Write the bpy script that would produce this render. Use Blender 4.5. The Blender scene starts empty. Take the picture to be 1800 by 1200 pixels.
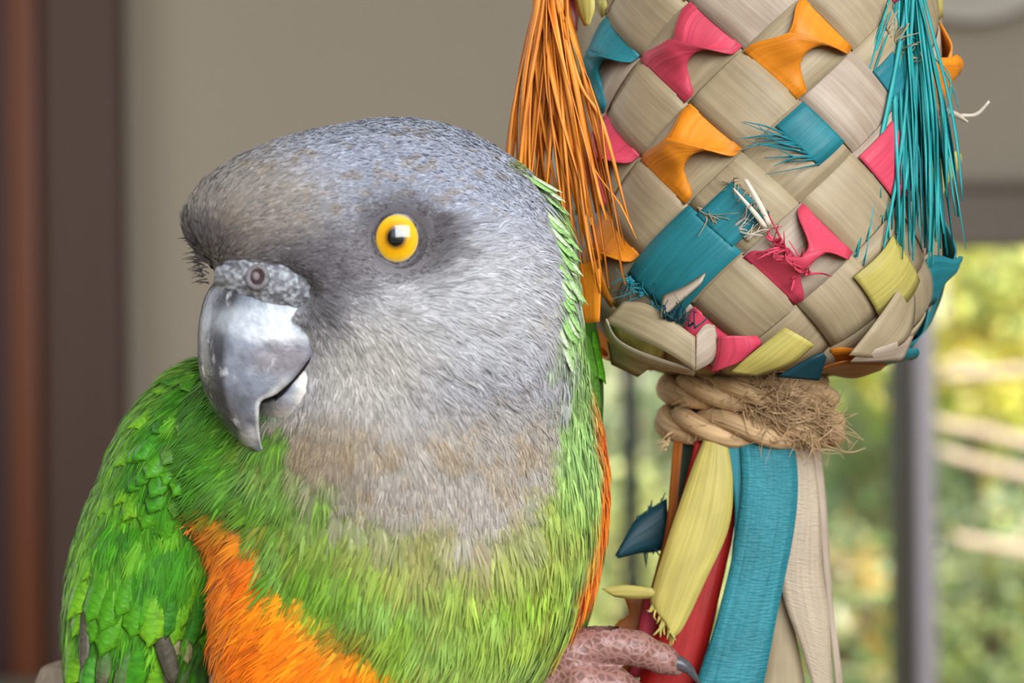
import bpy, math, random
import numpy as np
from mathutils import Vector, Matrix

# ------------------------------------------------------------------ camera, world, lights
rng = np.random.default_rng(7)
random.seed(7)
scn = bpy.context.scene
C = scn.collection
FPX = 3000.0            # focal length in pixels of the 1800x1200 frame
D0 = 0.21               # focus distance (m)
S = D0 / FPX            # one pixel at the focus distance, in metres
CAMZ = 1.4
ROLL = math.radians(0.5)

cam_d = bpy.data.cameras.new('camera')
cam = bpy.data.objects.new('camera', cam_d)
C.objects.link(cam)
cam.location = (0, 0, CAMZ)
cam.rotation_euler = (math.pi / 2, ROLL, 0)
cam_d.sensor_width = 36.0
cam_d.lens = FPX / 1800 * 36.0
cam_d.clip_start = 0.005
cam_d.clip_end = 200
cam_d.dof.use_dof = True
cam_d.dof.focus_distance = 0.2085
cam_d.dof.aperture_fstop = 19.0
scn.camera = cam

scn.view_settings.view_transform = 'Standard'
scn.view_settings.look = 'None'
scn.view_settings.gamma = 1.0
scn.view_settings.use_curve_mapping = False
scn.view_settings.exposure = 0.0
scn.cycles.use_denoising = True
scn.cycles.max_bounces = 8

world = bpy.data.worlds.new('world')
scn.world = world
world.use_nodes = True
wn = world.node_tree.nodes
wl = world.node_tree.links
sky = wn.new('ShaderNodeTexSky')
sky.sky_type = 'NISHITA'
sky.sun_disc = False
sky.sun_elevation = math.radians(48)
sky.sun_rotation = math.radians(120)
sky.dust_density = 3.0
wn['Background'].inputs['Strength'].default_value = 0.3
wl.new(sky.outputs[0], wn['Background'].inputs['Color'])

sun_d = bpy.data.lights.new('sun', 'SUN')
sun_d.energy = 11.0
sun_d.angle = math.radians(1.0)
sun_d.color = (1, 0.94, 0.82)
sun = bpy.data.objects.new('sun', sun_d)
C.objects.link(sun)
sun.location = (3, -2, 6)
sun.rotation_euler = (math.radians(48), 0, math.radians(35))

def area(name, loc, target, sx, sy, power, col):
    d = bpy.data.lights.new(name, 'AREA')
    d.shape = 'RECTANGLE'
    d.size = sx
    d.size_y = sy
    d.energy = power
    d.color = col
    o = bpy.data.objects.new(name, d)
    C.objects.link(o)
    o.location = loc
    o.rotation_euler = (Vector(target) - Vector(loc)).to_track_quat('-Z', 'Y').to_euler()
    return o
# daylight entering through the tall window behind the camera and the one in the left wall
area('daylight_front_window', (0.45, -0.86, 1.8), (0.05, 0.6, 1.4), 1.05, 0.75, 24.5, (0.95, 0.98, 1.0))
area('daylight_left_window', (-0.92, 0.75, 1.7), (1.0, 1.0, 1.4), 0.7, 1.0, 5, (1.0, 0.96, 0.9))

# ------------------------------------------------------------------ helpers
CR, SR = math.cos(ROLL), math.sin(ROLL)
def pl(px, py, w=0.0):
    """pixel + depth offset (pixel units at focus distance) -> local vector (x right, y depth, z up)"""
    k = 1.0 + np.asarray(w, float) / FPX
    return np.stack(np.broadcast_arrays((np.asarray(px, float) - 900) * k, np.asarray(w, float), (600 - np.asarray(py, float)) * k), -1)
def to_px(p):
    k = 1.0 + p[..., 1] / FPX
    return 900 + p[..., 0] / k, 600 - p[..., 2] / k
def wld(p):
    """local px-unit vectors -> world metres"""
    p = np.asarray(p, float)
    x, y, z = p[..., 0] * S, (FPX + p[..., 1]) * S, p[..., 2] * S
    return np.stack([x * CR + z * SR, y, CAMZ - x * SR + z * CR], -1)
def RW(px, py, depth):
    """a point of the room seen at a pixel, at a depth in metres"""
    return np.array([depth * (px - 900) / FPX, depth, CAMZ + depth * (600 - py) / FPX])
def lin(r, g, b):
    c = np.array([r, g, b], float) / 255.0
    return np.where(c <= 0.04045, c / 12.92, ((c + 0.055) / 1.055) ** 2.4)
def ss(a, b, x):
    t = np.clip((x - a) / (b - a), 0, 1)
    return t * t * (3 - 2 * t)
def nrm(v):
    return v / np.maximum(np.linalg.norm(v, axis=-1, keepdims=True), 1e-9)

def mesh_np(name, V, F, col=None, uv=None, smooth=True):
    """V (n,3) metres, F (m,k) int array or a list of such arrays"""
    me = bpy.data.meshes.new(name)
    V = np.asarray(V, np.float32)
    Fs = F if isinstance(F, list) else [F]
    Fs = [np.asarray(f, np.int32) for f in Fs if len(f)]
    me.vertices.add(len(V))
    me.vertices.foreach_set('co', V.ravel())
    li = np.concatenate([f.ravel() for f in Fs])
    tot = np.concatenate([np.full(len(f), f.shape[1], np.int32) for f in Fs])
    st = np.concatenate([[0], np.cumsum(tot)[:-1]]).astype(np.int32)
    me.loops.add(len(li))
    me.loops.foreach_set('vertex_index', li)
    me.polygons.add(len(tot))
    me.polygons.foreach_set('loop_start', st)
    me.polygons.foreach_set('use_smooth', np.full(len(tot), smooth, bool))
    if uv is not None:
        l = me.uv_layers.new(name='UVMap')
        l.data.foreach_set('uv', np.asarray(uv, np.float32)[li].ravel())
    me.update(calc_edges=True)
    if col is not None:
        a = me.color_attributes.new('Col', 'FLOAT_COLOR', 'POINT')
        c = np.ones((len(V), 4), np.float32)
        c[:, :3] = col
        a.data.foreach_set('color', c.ravel())
    return me

def origin_of(parent):
    o = np.zeros(3)
    while parent is not None:
        o += np.array(parent.location)
        parent = parent.parent
    return o
def obj(name, me, mat, parent=None, loc=None):
    """link a mesh given in WORLD coordinates; loc = origin (world) of the new object"""
    o = bpy.data.objects.new(name, me)
    C.objects.link(o)
    base = origin_of(parent)
    loc = base if loc is None else np.asarray(loc, float)
    n = len(me.vertices)
    co = np.empty(n * 3, np.float32)
    me.vertices.foreach_get('co', co)
    co = co.reshape(-1, 3) - loc.astype(np.float32)
    me.vertices.foreach_set('co', co.ravel())
    me.update()
    o.parent = parent
    o.location = Vector(loc - base)
    if mat is not None:
        me.materials.append(mat)
    return o
def thing(name, label, cat, loc, group=None, kind=None):
    o = bpy.data.objects.new(name, None)
    C.objects.link(o)
    o.location = Vector(np.asarray(loc, float))
    o.empty_display_size = 0.02
    o['label'] = label
    o['category'] = cat
    if group: o['group'] = group
    if kind: o['kind'] = kind
    return o
def tag(o, label=None, cat=None, group=None, kind=None):
    if label: o['label'] = label
    if cat: o['category'] = cat
    if group: o['group'] = group
    if kind: o['kind'] = kind
    return o

def catmull(P, n):
    P = np.asarray(P, float)
    if len(P) == 2:
        t = np.linspace(0, 1, n)[:, None]
        return P[0] * (1 - t) + P[1] * t
    Q = np.vstack([2 * P[0] - P[1], P, 2 * P[-1] - P[-2]])
    t = np.linspace(0, len(P) - 1, n)
    i = np.minimum(t.astype(int), len(P) - 2)
    f = (t - i)[:, None]
    p0, p1, p2, p3 = Q[i], Q[i + 1], Q[i + 2], Q[i + 3]
    return 0.5 * (2 * p1 + (p2 - p0) * f + (2 * p0 - 5 * p1 + 4 * p2 - p3) * f ** 2 + (3 * p1 - p0 - 3 * p2 + p3) * f ** 3)

def grid_faces(n, m, off=0, wrap=False):
    i, j = np.meshgrid(np.arange(n - 1), np.arange(m if wrap else m - 1), indexing='ij')
    a = i * m + j
    b = i * m + (j + 1) % m
    return (np.stack([a, b, b + m, a + m], -1).reshape(-1, 4) + off)

def sheet(G, thick):
    """grid (n,m,3) -> closed thin shell; returns V, F, uv (uv in px units)"""
    n, m = G.shape[:2]
    du = np.gradient(G, axis=0)
    dv = np.gradient(G, axis=1)
    N = nrm(np.cross(du, dv))
    top = (G + N * thick / 2).reshape(-1, 3)
    bot = (G - N * thick / 2).reshape(-1, 3)
    f = grid_faces(n, m)
    k = n * m
    ring = np.concatenate([np.arange(m), np.arange(1, n) * m + m - 1, (n - 1) * m + np.arange(m - 2, -1, -1), np.arange(n - 2, 0, -1) * m])
    r2 = np.roll(ring, -1)
    side = np.stack([ring, ring + k, r2 + k, r2], -1)
    al = np.concatenate([[0], np.cumsum(np.linalg.norm(np.diff(G[:, m // 2], axis=0), axis=1))])
    ac = np.concatenate([[0], np.cumsum(np.linalg.norm(np.diff(G[n // 2], axis=0), axis=1))])
    uv = np.stack(np.broadcast_arrays(ac[None, :], al[:, None]), -1).reshape(-1, 2)
    return np.vstack([top, bot]), [f, f[:, ::-1] + k, side], np.vstack([uv, uv])

def sheet_obj(name, G, mat, parent, thick=2.6, uvo=None):
    V, F, uv = sheet(np.asarray(G, float), thick)
    if uvo is None: uvo = rng.uniform(0, 3000, 2)
    return obj(name, mesh_np(name, wld(V), F, uv=uv + uvo), mat, parent)

def ribbon(name, A, B, mat, parent, n=24, m=5, bulge=0.0, thick=2.6, wave=0.0):
    """strip between two edge polylines given as (px,py,w)"""
    A = catmull(pl(*np.array(A, float).T), n)
    B = catmull(pl(*np.array(B, float).T), n)
    t = np.linspace(0, 1, m)[None, :, None]
    G = A[:, None] * (1 - t) + B[:, None] * t
    G[..., 1] -= bulge * np.sin(math.pi * t[..., 0])
    if wave:
        ph = rng.uniform(0, 6.28, 3)
        s = np.linspace(0, 1, n)[:, None]
        G[..., 1] += wave * (np.sin(s * 9 + ph[0]) + 0.6 * np.sin(s * 17 + t[..., 0] * 3 + ph[1]))
    return sheet_obj(name, G, mat, parent, thick)

def tube(P, r, k=6, closed_ends=True):
    """tube around polyline P (n,3) with radii r"""
    P = np.asarray(P, float)
    n = len(P)
    r = np.broadcast_to(np.asarray(r, float), (n,))
    T = nrm(np.gradient(P, axis=0))
    ref = np.array([0, 1.0, 0]) if abs(T[0][1]) < 0.9 else np.array([1.0, 0, 0])
    U = np.zeros_like(P)
    u = nrm(np.cross(T[0], ref))
    for i in range(n):
        u = u - T[i] * np.dot(u, T[i])
        u = u / max(np.linalg.norm(u), 1e-9)
        U[i] = u
    W = np.cross(T, U)
    a = np.arange(k) * 2 * math.pi / k
    V = P[:, None] + r[:, None, None] * (np.cos(a)[None, :, None] * U[:, None] + np.sin(a)[None, :, None] * W[:, None])
    F = [grid_faces(n, k, wrap=True)]
    al = np.concatenate([[0], np.cumsum(np.linalg.norm(np.diff(P, axis=0), axis=1))])
    uv = np.stack(np.broadcast_arrays((a * r.mean())[None, :], al[:, None]), -1).reshape(-1, 2)
    V = V.reshape(-1, 3)
    if closed_ends:
        V = np.vstack([V, P[0], P[-1]])
        uv = np.vstack([uv, [0, 0], [0, al[-1]]])
        j = np.arange(k)
        F.append(np.stack([np.full(k, n * k), (j + 1) % k, j], -1))
        F.append(np.stack([np.full(k, n * k + 1), (n - 1) * k + j, (n - 1) * k + (j + 1) % k], -1))
    return V, F, uv

class Acc:
    """joins pieces into one mesh"""
    def __init__(s): s.V, s.F, s.U, s.C, s.n = [], {}, [], [], 0
    def add(s, V, F, uv=None, col=None):
        for f in (F if isinstance(F, list) else [F]):
            if len(f): s.F.setdefault(f.shape[1], []).append(f + s.n)
        s.V.append(V)
        s.U.append(uv if uv is not None else np.zeros((len(V), 2)))
        s.C.append(np.broadcast_to(col if col is not None else np.ones(3), (len(V), 3)))
        s.n += len(V)
        return s
    def obj(s, name, mat, parent=None, loc=None, local=True, smooth=True):
        V = np.vstack(s.V)
        if local: V = wld(V)
        return obj(name, mesh_np(name, V, [np.vstack(f) for f in s.F.values()], np.vstack(s.C), np.vstack(s.U), smooth), mat, parent, loc)

def box(x0, x1, y0, y1, z0, z1, bev=0.0):
    """bevelled box in world metres"""
    import bmesh
    bm = bmesh.new()
    bmesh.ops.create_cube(bm, size=1)
    for v in bm.verts:
        v.co = Vector(((x0 + x1) / 2 + v.co.x * (x1 - x0), (y0 + y1) / 2 + v.co.y * (y1 - y0), (z0 + z1) / 2 + v.co.z * (z1 - z0)))
    if bev:
        bmesh.ops.bevel(bm, geom=list(bm.edges), offset=bev, segments=2, affect='EDGES', profile=0.5)
    me = bpy.data.meshes.new('box')
    bm.to_mesh(me)
    bm.free()
    return me
def struct(name, me, mat, parent=None):
    o = obj(name, me, mat, parent)
    if parent is None: o['kind'] = 'structure'
    return o

# ------------------------------------------------------------------ materials
def mat_new(name):
    m = bpy.data.materials.new(name)
    m.use_nodes = True
    nt = m.node_tree
    return m, nt, nt.nodes['Principled BSDF']
def node(nt, t, **kw):
    n = nt.nodes.new(t)
    for k, v in kw.items():
        if k in n.inputs: n.inputs[k].default_value = v
        else: setattr(n, k, v)
    return n
def mat_noise(name, c1, c2, scale=(20, 20, 20), rough=0.6, spec=0.4, bump=0.0, bscale=200, detail=4, coords='Generated', bdist=0.001):
    m, nt, b = mat_new(name)
    tc = node(nt, 'ShaderNodeTexCoord')
    mp = node(nt, 'ShaderNodeMapping')
    mp.inputs['Scale'].default_value = scale
    nz = node(nt, 'ShaderNodeTexNoise', Scale=1.0, Detail=detail)
    mx = node(nt, 'ShaderNodeMix', data_type='RGBA')
    mx.inputs['A'].default_value = (*c1, 1)
    mx.inputs['B'].default_value = (*c2, 1)
    rp = node(nt, 'ShaderNodeMapRange')
    rp.inputs[1].default_value, rp.inputs[2].default_value = 0.3, 0.7
    L = nt.links.new
    L(tc.outputs[coords], mp.inputs[0]); L(mp.outputs[0], nz.inputs['Vector'])
    L(nz.outputs[0], rp.inputs[0]); L(rp.outputs[0], mx.inputs['Factor'])
    L(mx.outputs['Result'], b.inputs['Base Color'])
    b.inputs['Roughness'].default_value = rough
    b.inputs['Specular IOR Level'].default_value = spec
    if bump:
        n2 = node(nt, 'ShaderNodeTexNoise', Scale=bscale, Detail=3.0)
        bp = node(nt, 'ShaderNodeBump', Strength=bump, Distance=bdist)
        L(tc.outputs[coords], n2.inputs['Vector']); L(n2.outputs[0], bp.inputs['Height']); L(bp.outputs[0], b.inputs['Normal'])
    return m
def mat_attr(name, rough=0.55, spec=0.3, sheen=0.0, speck=0.0, sscale=300.0, bump=0.0, bscale=900.0, transl=0.0, coat=0.0, flake=0.0):
    m, nt, b = mat_new(name)
    L = nt.links.new
    at = node(nt, 'ShaderNodeVertexColor', layer_name='Col')
    out = at.outputs[0]
    tc = node(nt, 'ShaderNodeTexCoord')
    if speck:
        nz = node(nt, 'ShaderNodeTexNoise', Scale=sscale, Detail=4.0)
        L(tc.outputs['Object'], nz.inputs['Vector'])
        mr = node(nt, 'ShaderNodeMapRange')
        mr.inputs[1].default_value, mr.inputs[2].default_value = 0.3, 0.7
        mr.inputs[3].default_value, mr.inputs[4].default_value = 1 - speck, 1 + speck
        L(nz.outputs[0], mr.inputs[0])
        mu = node(nt, 'ShaderNodeVectorMath', operation='MULTIPLY')
        L(out, mu.inputs[0]); L(mr.outputs[0], mu.inputs[1])
        out = mu.outputs[0]
    if flake:      # pale worn flecks
        nf = node(nt, 'ShaderNodeTexNoise', Scale=620.0, Detail=6.0)
        mp = node(nt, 'ShaderNodeMapping'); mp.inputs['Scale'].default_value = (1.0, 1.0, .45)
        L(tc.outputs['Object'], mp.inputs[0]); L(mp.outputs[0], nf.inputs['Vector'])
        fr_ = node(nt, 'ShaderNodeMapRange')
        fr_.inputs[1].default_value, fr_.inputs[2].default_value, fr_.inputs[4].default_value = .60, .70, flake
        L(nf.outputs[0], fr_.inputs[0])
        mf = node(nt, 'ShaderNodeMix', data_type='RGBA'); mf.inputs['B'].default_value = (*lin(214, 214, 216), 1)
        L(fr_.outputs[0], mf.inputs['Factor']); L(out, mf.inputs['A'])
        out = mf.outputs['Result']
    L(out, b.inputs['Base Color'])
    b.inputs['Roughness'].default_value = rough
    b.inputs['Specular IOR Level'].default_value = spec
    b.inputs['Sheen Weight'].default_value = sheen
    b.inputs['Coat Weight'].default_value = coat
    b.inputs['Coat Roughness'].default_value = 0.12
    if bump:
        n2 = node(nt, 'ShaderNodeTexNoise', Scale=bscale, Detail=3.0)
        bp = node(nt, 'ShaderNodeBump', Strength=bump, Distance=0.0004)
        L(tc.outputs['Object'], n2.inputs['Vector']); L(n2.outputs[0], bp.inputs['Height']); L(bp.outputs[0], b.inputs['Normal'])
    if transl:
        tr = node(nt, 'ShaderNodeBsdfTranslucent')
        ms = node(nt, 'ShaderNodeMixShader', Fac=transl)
        L(out, tr.inputs[0]); L(b.outputs[0], ms.inputs[1]); L(tr.outputs[0], ms.inputs[2])
        L(ms.outputs[0], nt.nodes['Material Output'].inputs[0])
    return m
def mat_palm(name, c, var=0.16, rough=0.5, tint=None, ribs=0.35, wrinkle=0.0):
    """dried palm leaf strip: lengthwise fibres, faint blotches; UV in px units"""
    m, nt, b = mat_new(name)
    L = nt.links.new
    uv = node(nt, 'ShaderNodeUVMap', uv_map='UVMap')
    mp = node(nt, 'ShaderNodeMapping'); mp.inputs['Scale'].default_value = (0.13, 0.005, 1)
    n1 = node(nt, 'ShaderNodeTexNoise', Scale=1.0, Detail=3.0)
    L(uv.outputs[0], mp.inputs[0]); L(mp.outputs[0], n1.inputs['Vector'])
    mp2 = node(nt, 'ShaderNodeMapping'); mp2.inputs['Scale'].default_value = (0.013, 0.009, 1)
    n2 = node(nt, 'ShaderNodeTexNoise', Scale=1.0, Detail=5.0)
    L(uv.outputs[0], mp2.inputs[0]); L(mp2.outputs[0], n2.inputs['Vector'])
    mp3 = node(nt, 'ShaderNodeMapping'); mp3.inputs['Scale'].default_value = (0.05, 0.25, 1)
    n3 = node(nt, 'ShaderNodeTexNoise', Scale=1.0, Detail=2.0)
    L(uv.outputs[0], mp3.inputs[0]); L(mp3.outputs[0], n3.inputs['Vector'])
    ad = node(nt, 'ShaderNodeMath', operation='ADD')
    L(n1.outputs[0], ad.inputs[0]); L(n2.outputs[0], ad.inputs[1])
    mr = node(nt, 'ShaderNodeMapRange')
    mr.inputs[1].default_value, mr.inputs[2].default_value = 0.75, 1.25
    L(ad.outputs[0], mr.inputs[0])
    c = np.array(c)
    t = np.array(tint) if tint is not None else c
    mx = node(nt, 'ShaderNodeMix', data_type='RGBA')
    mx.inputs['A'].default_value = (*np.clip(c * (1 - var), 0, 1), 1)
    mx.inputs['B'].default_value = (*np.clip(t * (1 + var), 0, 1), 1)
    L(mr.outputs[0], mx.inputs['Factor'])
    L(mx.outputs['Result'], b.inputs['Base Color'])
    b.inputs['Roughness'].default_value = rough
    b.inputs['Specular IOR Level'].default_value = 0.35
    hs = node(nt, 'ShaderNodeMath', operation='MULTIPLY_ADD')
    hs.inputs[1].default_value = wrinkle
    L(n3.outputs[0], hs.inputs[0]); L(n1.outputs[0], hs.inputs[2])
    bp = node(nt, 'ShaderNodeBump', Strength=ribs, Distance=0.0003)
    L(hs.outputs[0], bp.inputs['Height']); L(bp.outputs[0], b.inputs['Normal'])
    tr = node(nt, 'ShaderNodeBsdfTranslucent')
    ms = node(nt, 'ShaderNodeMixShader', Fac=0.12)
    L(mx.outputs['Result'], tr.inputs[0]); L(b.outputs[0], ms.inputs[1]); L(tr.outputs[0], ms.inputs[2])
    L(ms.outputs[0], nt.nodes['Material Output'].inputs[0])
    return m
def mat_clear(name, rough=0.0, ior=1.45):
    m, nt, b = mat_new(name)
    L = nt.links.new
    tr = node(nt, 'ShaderNodeBsdfTransparent')
    gl = node(nt, 'ShaderNodeBsdfGlossy', Roughness=rough)
    fr = node(nt, 'ShaderNodeFresnel', IOR=ior)
    ms = node(nt, 'ShaderNodeMixShader')
    L(fr.outputs[0], ms.inputs[0]); L(tr.outputs[0], ms.inputs[1]); L(gl.outputs[0], ms.inputs[2])
    L(ms.outputs[0], nt.nodes['Material Output'].inputs[0])
    return m

M = {}
M['wall'] = mat_noise('painted_plaster', lin(150, 141, 126), lin(156, 147, 132), (3, 3, 3), 0.85, 0.2, 0.15, 120, bdist=0.002)
M['ceiling'] = mat_noise('white_ceiling', lin(226, 222, 214), lin(230, 226, 219), (3, 3, 3), 0.9, 0.2)
M['floor'] = mat_noise('oak_floor', lin(150, 118, 84), lin(128, 98, 68), (3, 30, 3), 0.45, 0.4)
M['wood_dark'] = mat_noise('dark_wood', lin(78, 57, 48), lin(68, 48, 40), (40, 6, 4), 0.5, 0.35)
M['wood_red_lit'] = mat_noise('lit_red_brown_wood', lin(106, 54, 22), lin(90, 44, 18), (40, 6, 4), 0.4, 0.4)  # lit edge of the door, the light put into its redder colour
M['wood_maroon'] = mat_noise('maroon_wood', lin(62, 34, 30), lin(52, 27, 25), (40, 6, 4), 0.5, 0.35)
M['frame'] = mat_noise('brown_window_frame', lin(108, 97, 84), lin(102, 91, 79), (5, 5, 5), 0.5, 0.4)
M['frame_dark'] = mat_noise('dark_window_bar', lin(26, 36, 36), lin(22, 30, 30), (5, 5, 5), 0.5, 0.4)
M['frame_shaded'] = mat_noise('shaded_brown_window_bar', lin(74, 68, 60), lin(66, 60, 54), (5, 5, 5), 0.5, 0.4)  # shaded side of the mullion, its shade put into the dark colour
M['frame_light'] = mat_noise('grey_window_stile', lin(186, 180, 188), lin(176, 170, 178), (5, 5, 5), 0.4, 0.5)
M['glass'] = mat_clear('window_glass')
M['cabinet'] = mat_noise('grey_cabinet_paint', lin(120, 114, 98), lin(112, 106, 92), (4, 4, 4), 0.6, 0.3)
M['lamp'] = mat_noise('pale_glazed_disc', lin(186, 180, 170), lin(180, 174, 164), (4, 4, 4), 0.4, 0.4)

# ------------------------------------------------------------------ the room
YW = 1.5                               # depth of the window wall
def wx(px): return YW * (px - 900) / FPX
def wz(py): return CAMZ + YW * (600 - py) / FPX
XL, XR, YF, ZC = -1.0, 1.75, -1.0, 2.5
win_x0, win_x1, win_z0, win_z1 = wx(880), wx(2700), wz(2000), wz(322)
struct('floor', box(XL - .1, XR + .1, YF - .1, YW + .12, -0.1, 0), M['floor'])
struct('ceiling', box(XL - .1, XR + .1, YF - .1, YW + .12, ZC, ZC + .1), M['ceiling'])
wb = thing('wall_back', 'warm grey plaster wall holding the garden window', 'wall', (0, YW, 0), kind='structure')
for (a, b_, c_, d_) in ((XL - .1, win_x0, 0, ZC), (win_x1, XR + .1, 0, ZC), (win_x0, win_x1, win_z1, ZC), (win_x0, win_x1, 0, win_z0)):
    obj('wall_panel', box(a, b_, YW, YW + .12, c_, d_), M['wall'], wb)
struct('wall_right', box(XR, XR + .1, YF, YW, 0, ZC), M['wall'])
wleft = thing('wall_left', 'warm grey plaster wall with a side window', 'wall', (XL, 0, 0), kind='structure')
for (a, b_, c_, d_) in ((YF, .35, 0, ZC), (1.15, YW, 0, ZC), (.35, 1.15, 0, 1.15), (.35, 1.15, 2.25, ZC)):
    obj('wall_panel', box(XL - .1, XL, a, b_, c_, d_), M['wall'], wleft)
wfront = thing('wall_front', 'warm grey plaster wall with a wide window facing the bird', 'wall', (0, YF, 0), kind='structure')
for (a, b_, c_, d_) in ((XL - .1, -.35, 0, ZC), (1.45, XR + .1, 0, ZC), (-.35, 1.45, 0, 1.15), (-.35, 1.45, 2.35, ZC)):
    obj('wall_panel', box(a, b_, YF - .1, YF, c_, d_), M['wall'], wfront)

# garden window: header, sill, bars and panes
w1 = thing('window_1', 'brown framed garden window with thin upright bars', 'window', (win_x0, YW, win_z0), kind='structure')
hz = wz(440)
obj('header', box(win_x0, win_x1, YW - .014, YW + .06, hz, wz(342), .002), M['frame'], w1)
obj('header_lip', box(win_x0, win_x1, YW - .022, YW + .05, wz(341), wz(326), .002), M['frame'], w1)
obj('window_frame', box(win_x0, win_x0 + .03, YW - .01, YW + .06, win_z0, hz, .002), M['frame'], w1)
obj('window_frame', box(win_x1 - .03, win_x1, YW - .01, YW + .06, win_z0, hz, .002), M['frame'], w1)
obj('window_sill', box(win_x0 - .02, win_x1 + .02, YW - .08, YW + .06, win_z0 - .03, win_z0, .004), M['frame'], w1)
obj('bar', box(wx(1094), wx(1124), YW + .005, YW + .03, win_z0, hz, .002), M['frame_dark'], w1)
obj('bar', box(wx(1576), wx(1606), YW + .0, YW + .04, win_z0, hz, .002), M['frame_shaded'], w1)
obj('stile', box(wx(1606), wx(1638), YW - .012, YW + .035, win_z0, hz, .003), M['frame_light'], w1)
for a, b_ in ((win_x0 + .03, wx(1094)), (wx(1124), wx(1576)), (wx(1638), win_x1 - .03)):
    obj('pane', box(a, b_, YW + .016, YW + .02, win_z0, hz), M['glass'], w1)

# dark wooden door casing on the left
d1 = thing('door_1', 'dark brown wooden door with a lit-toned reddish brown edge strip', 'door', (wx(-500), YW, 0), kind='structure')
obj('door_panel', box(wx(-860), wx(40), YW - .02, YW, 0, 2.1, .002), M['wood_maroon'], d1)
obj('edge_strip', box(wx(40), wx(92), YW - .045, YW, 0, 2.1, .006), M['wood_red_lit'], d1)
obj('casing', box(wx(92), wx(228), YW - .035, YW, 0, 2.16, .004), M['wood_dark'], d1)
obj('handle', box(wx(-80), wx(-20), YW - .07, YW - .02, 1.0, 1.02, .004), M['frame_light'], d1)
for nm, a, b_ in (('baseboard_back', wx(222), win_x0),):
    struct(nm, box(a, b_, YW - .012, YW, 0, .09, .003), M['wood_dark'])

# grey cabinet whose top shows at the very corner
cb = thing('cabinet', 'low grey painted cabinet standing in front of the dark door', 'cabinet', (-.62, 1.2, 0))
zc = CAMZ + 1.43 * (600 - 1182) / FPX
obj('body', box(-.93, -.345, 1.1, 1.42, 0, zc - .02, .003), M['cabinet'], cb)
obj('top', box(-.95, -.335, 1.08, 1.43, zc - .02, zc, .004), M['cabinet'], cb)
for a in (-.925, -.64):
    dd = obj('door', box(a, a + .29, 1.085, 1.1, .06, zc - .05, .003), M['cabinet'], cb)
    obj('knob', box(a + .13, a + .16, 1.06, 1.087, .6, .63, .006), M['frame_light'], dd)

# pale round disc on the wall above the window
def lathe(profile, k=64):
    pr = np.array(profile, float)
    a = np.arange(k) * 2 * math.pi / k
    V = np.stack([pr[:, :1] * np.cos(a), np.broadcast_to(pr[:, 1:2], (len(pr), k)), pr[:, :1] * np.sin(a)], -1).reshape(-1, 3)
    return V, grid_faces(len(pr), k, wrap=True)
disc = thing('wall_plate', 'pale grey round plate hung on the wall above the window', 'plate', (wx(1702), YW, wz(-150)))
rr = YW * 205 / FPX
V, F = lathe([(0.001, -.004), (rr * .55, -.006), (rr * .6, -.01), (rr * .9, -.02), (rr * .985, -.024), (rr, -.021), (rr * .97, -.016), (rr * .6, -.002), (0.001, -.001)])
obj('dish', mesh_np('dish', V + np.array([wx(1702), YW, wz(-150)]), F), M['lamp'], disc)

# ------------------------------------------------------------------ the garden beyond the window
M['leaf'] = mat_attr('garden_leaf', 0.5, 0.4, transl=0.4)
M['bark_pale'] = mat_noise('pale_bark', lin(196, 178, 158), lin(170, 150, 134), (8, 8, 8), 0.8, 0.2)
M['bark_dark'] = mat_noise('brown_bark', lin(110, 92, 76), lin(86, 72, 60), (8, 8, 8), 0.85, 0.2)
M['grass'] = mat_noise('lawn', lin(110, 130, 60), lin(140, 148, 80), (30, 30, 30), 0.9, 0.1)
M['render_white'] = mat_noise('whitewashed_masonry', lin(226, 222, 214), lin(208, 204, 196), (4, 4, 4), 0.8, 0.2)
struct('ground', box(-9, 12, YW + .12, 14, -0.12, -0.02), M['grass'])
def GP(px, py, d): return RW(px, py, d)
def leaves(acc, cen, rad, n, size, cols, seed, cl=5):
    r = np.random.default_rng(seed)
    cen = np.asarray(cen, float); rad = np.asarray(rad, float)
    cc = nrm(r.normal(0, 1, (cl * 6, 3))) * r.uniform(.35, 1, (cl * 6, 1)) ** .5
    k = r.integers(0, len(cc), n)
    p = cen + (cc[k] + r.normal(0, .20, (n, 3))) * rad
    d = nrm(r.normal(0, 1, (n, 3)) + np.array([0, 0, -.3])); u = nrm(np.cross(d, r.normal(0, 1, (n, 3))))
    nn = np.cross(d, u)
    L = size * r.uniform(.6, 1.3, (n, 1)); W = L * .5
    V = np.stack([p, p + d * L * .5 + u * W * .5 + nn * L * .08, p + d * L, p + d * L * .5 - u * W * .5 + nn * L * .08], 1).reshape(-1, 3)
    b = (np.arange(n) * 4)[:, None]
    F = np.concatenate([b + [[0, 1, 2]], b + [[0, 2, 3]]])
    cols = np.array([lin(*c) for c in cols]) * .82 + lin(226, 224, 206) * .18
    clc = r.integers(0, len(cols), len(cc))
    c = cols[np.where(r.random(n) < .6, clc[k], r.integers(0, len(cols), n))] * np.exp(r.normal(0, .18, (n, 1)))
    acc.add(V, F, col=np.clip(np.repeat(c, 4, axis=0), 0, 1))
def branch_tube(acc, pts, r0, r1, k=7, n=16, seed=0):
    P = catmull(np.array(pts, float), n)
    Vt, Ft, ut = tube(P, np.linspace(r0, r1, n), k)
    acc.add(Vt, Ft, ut)
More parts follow.
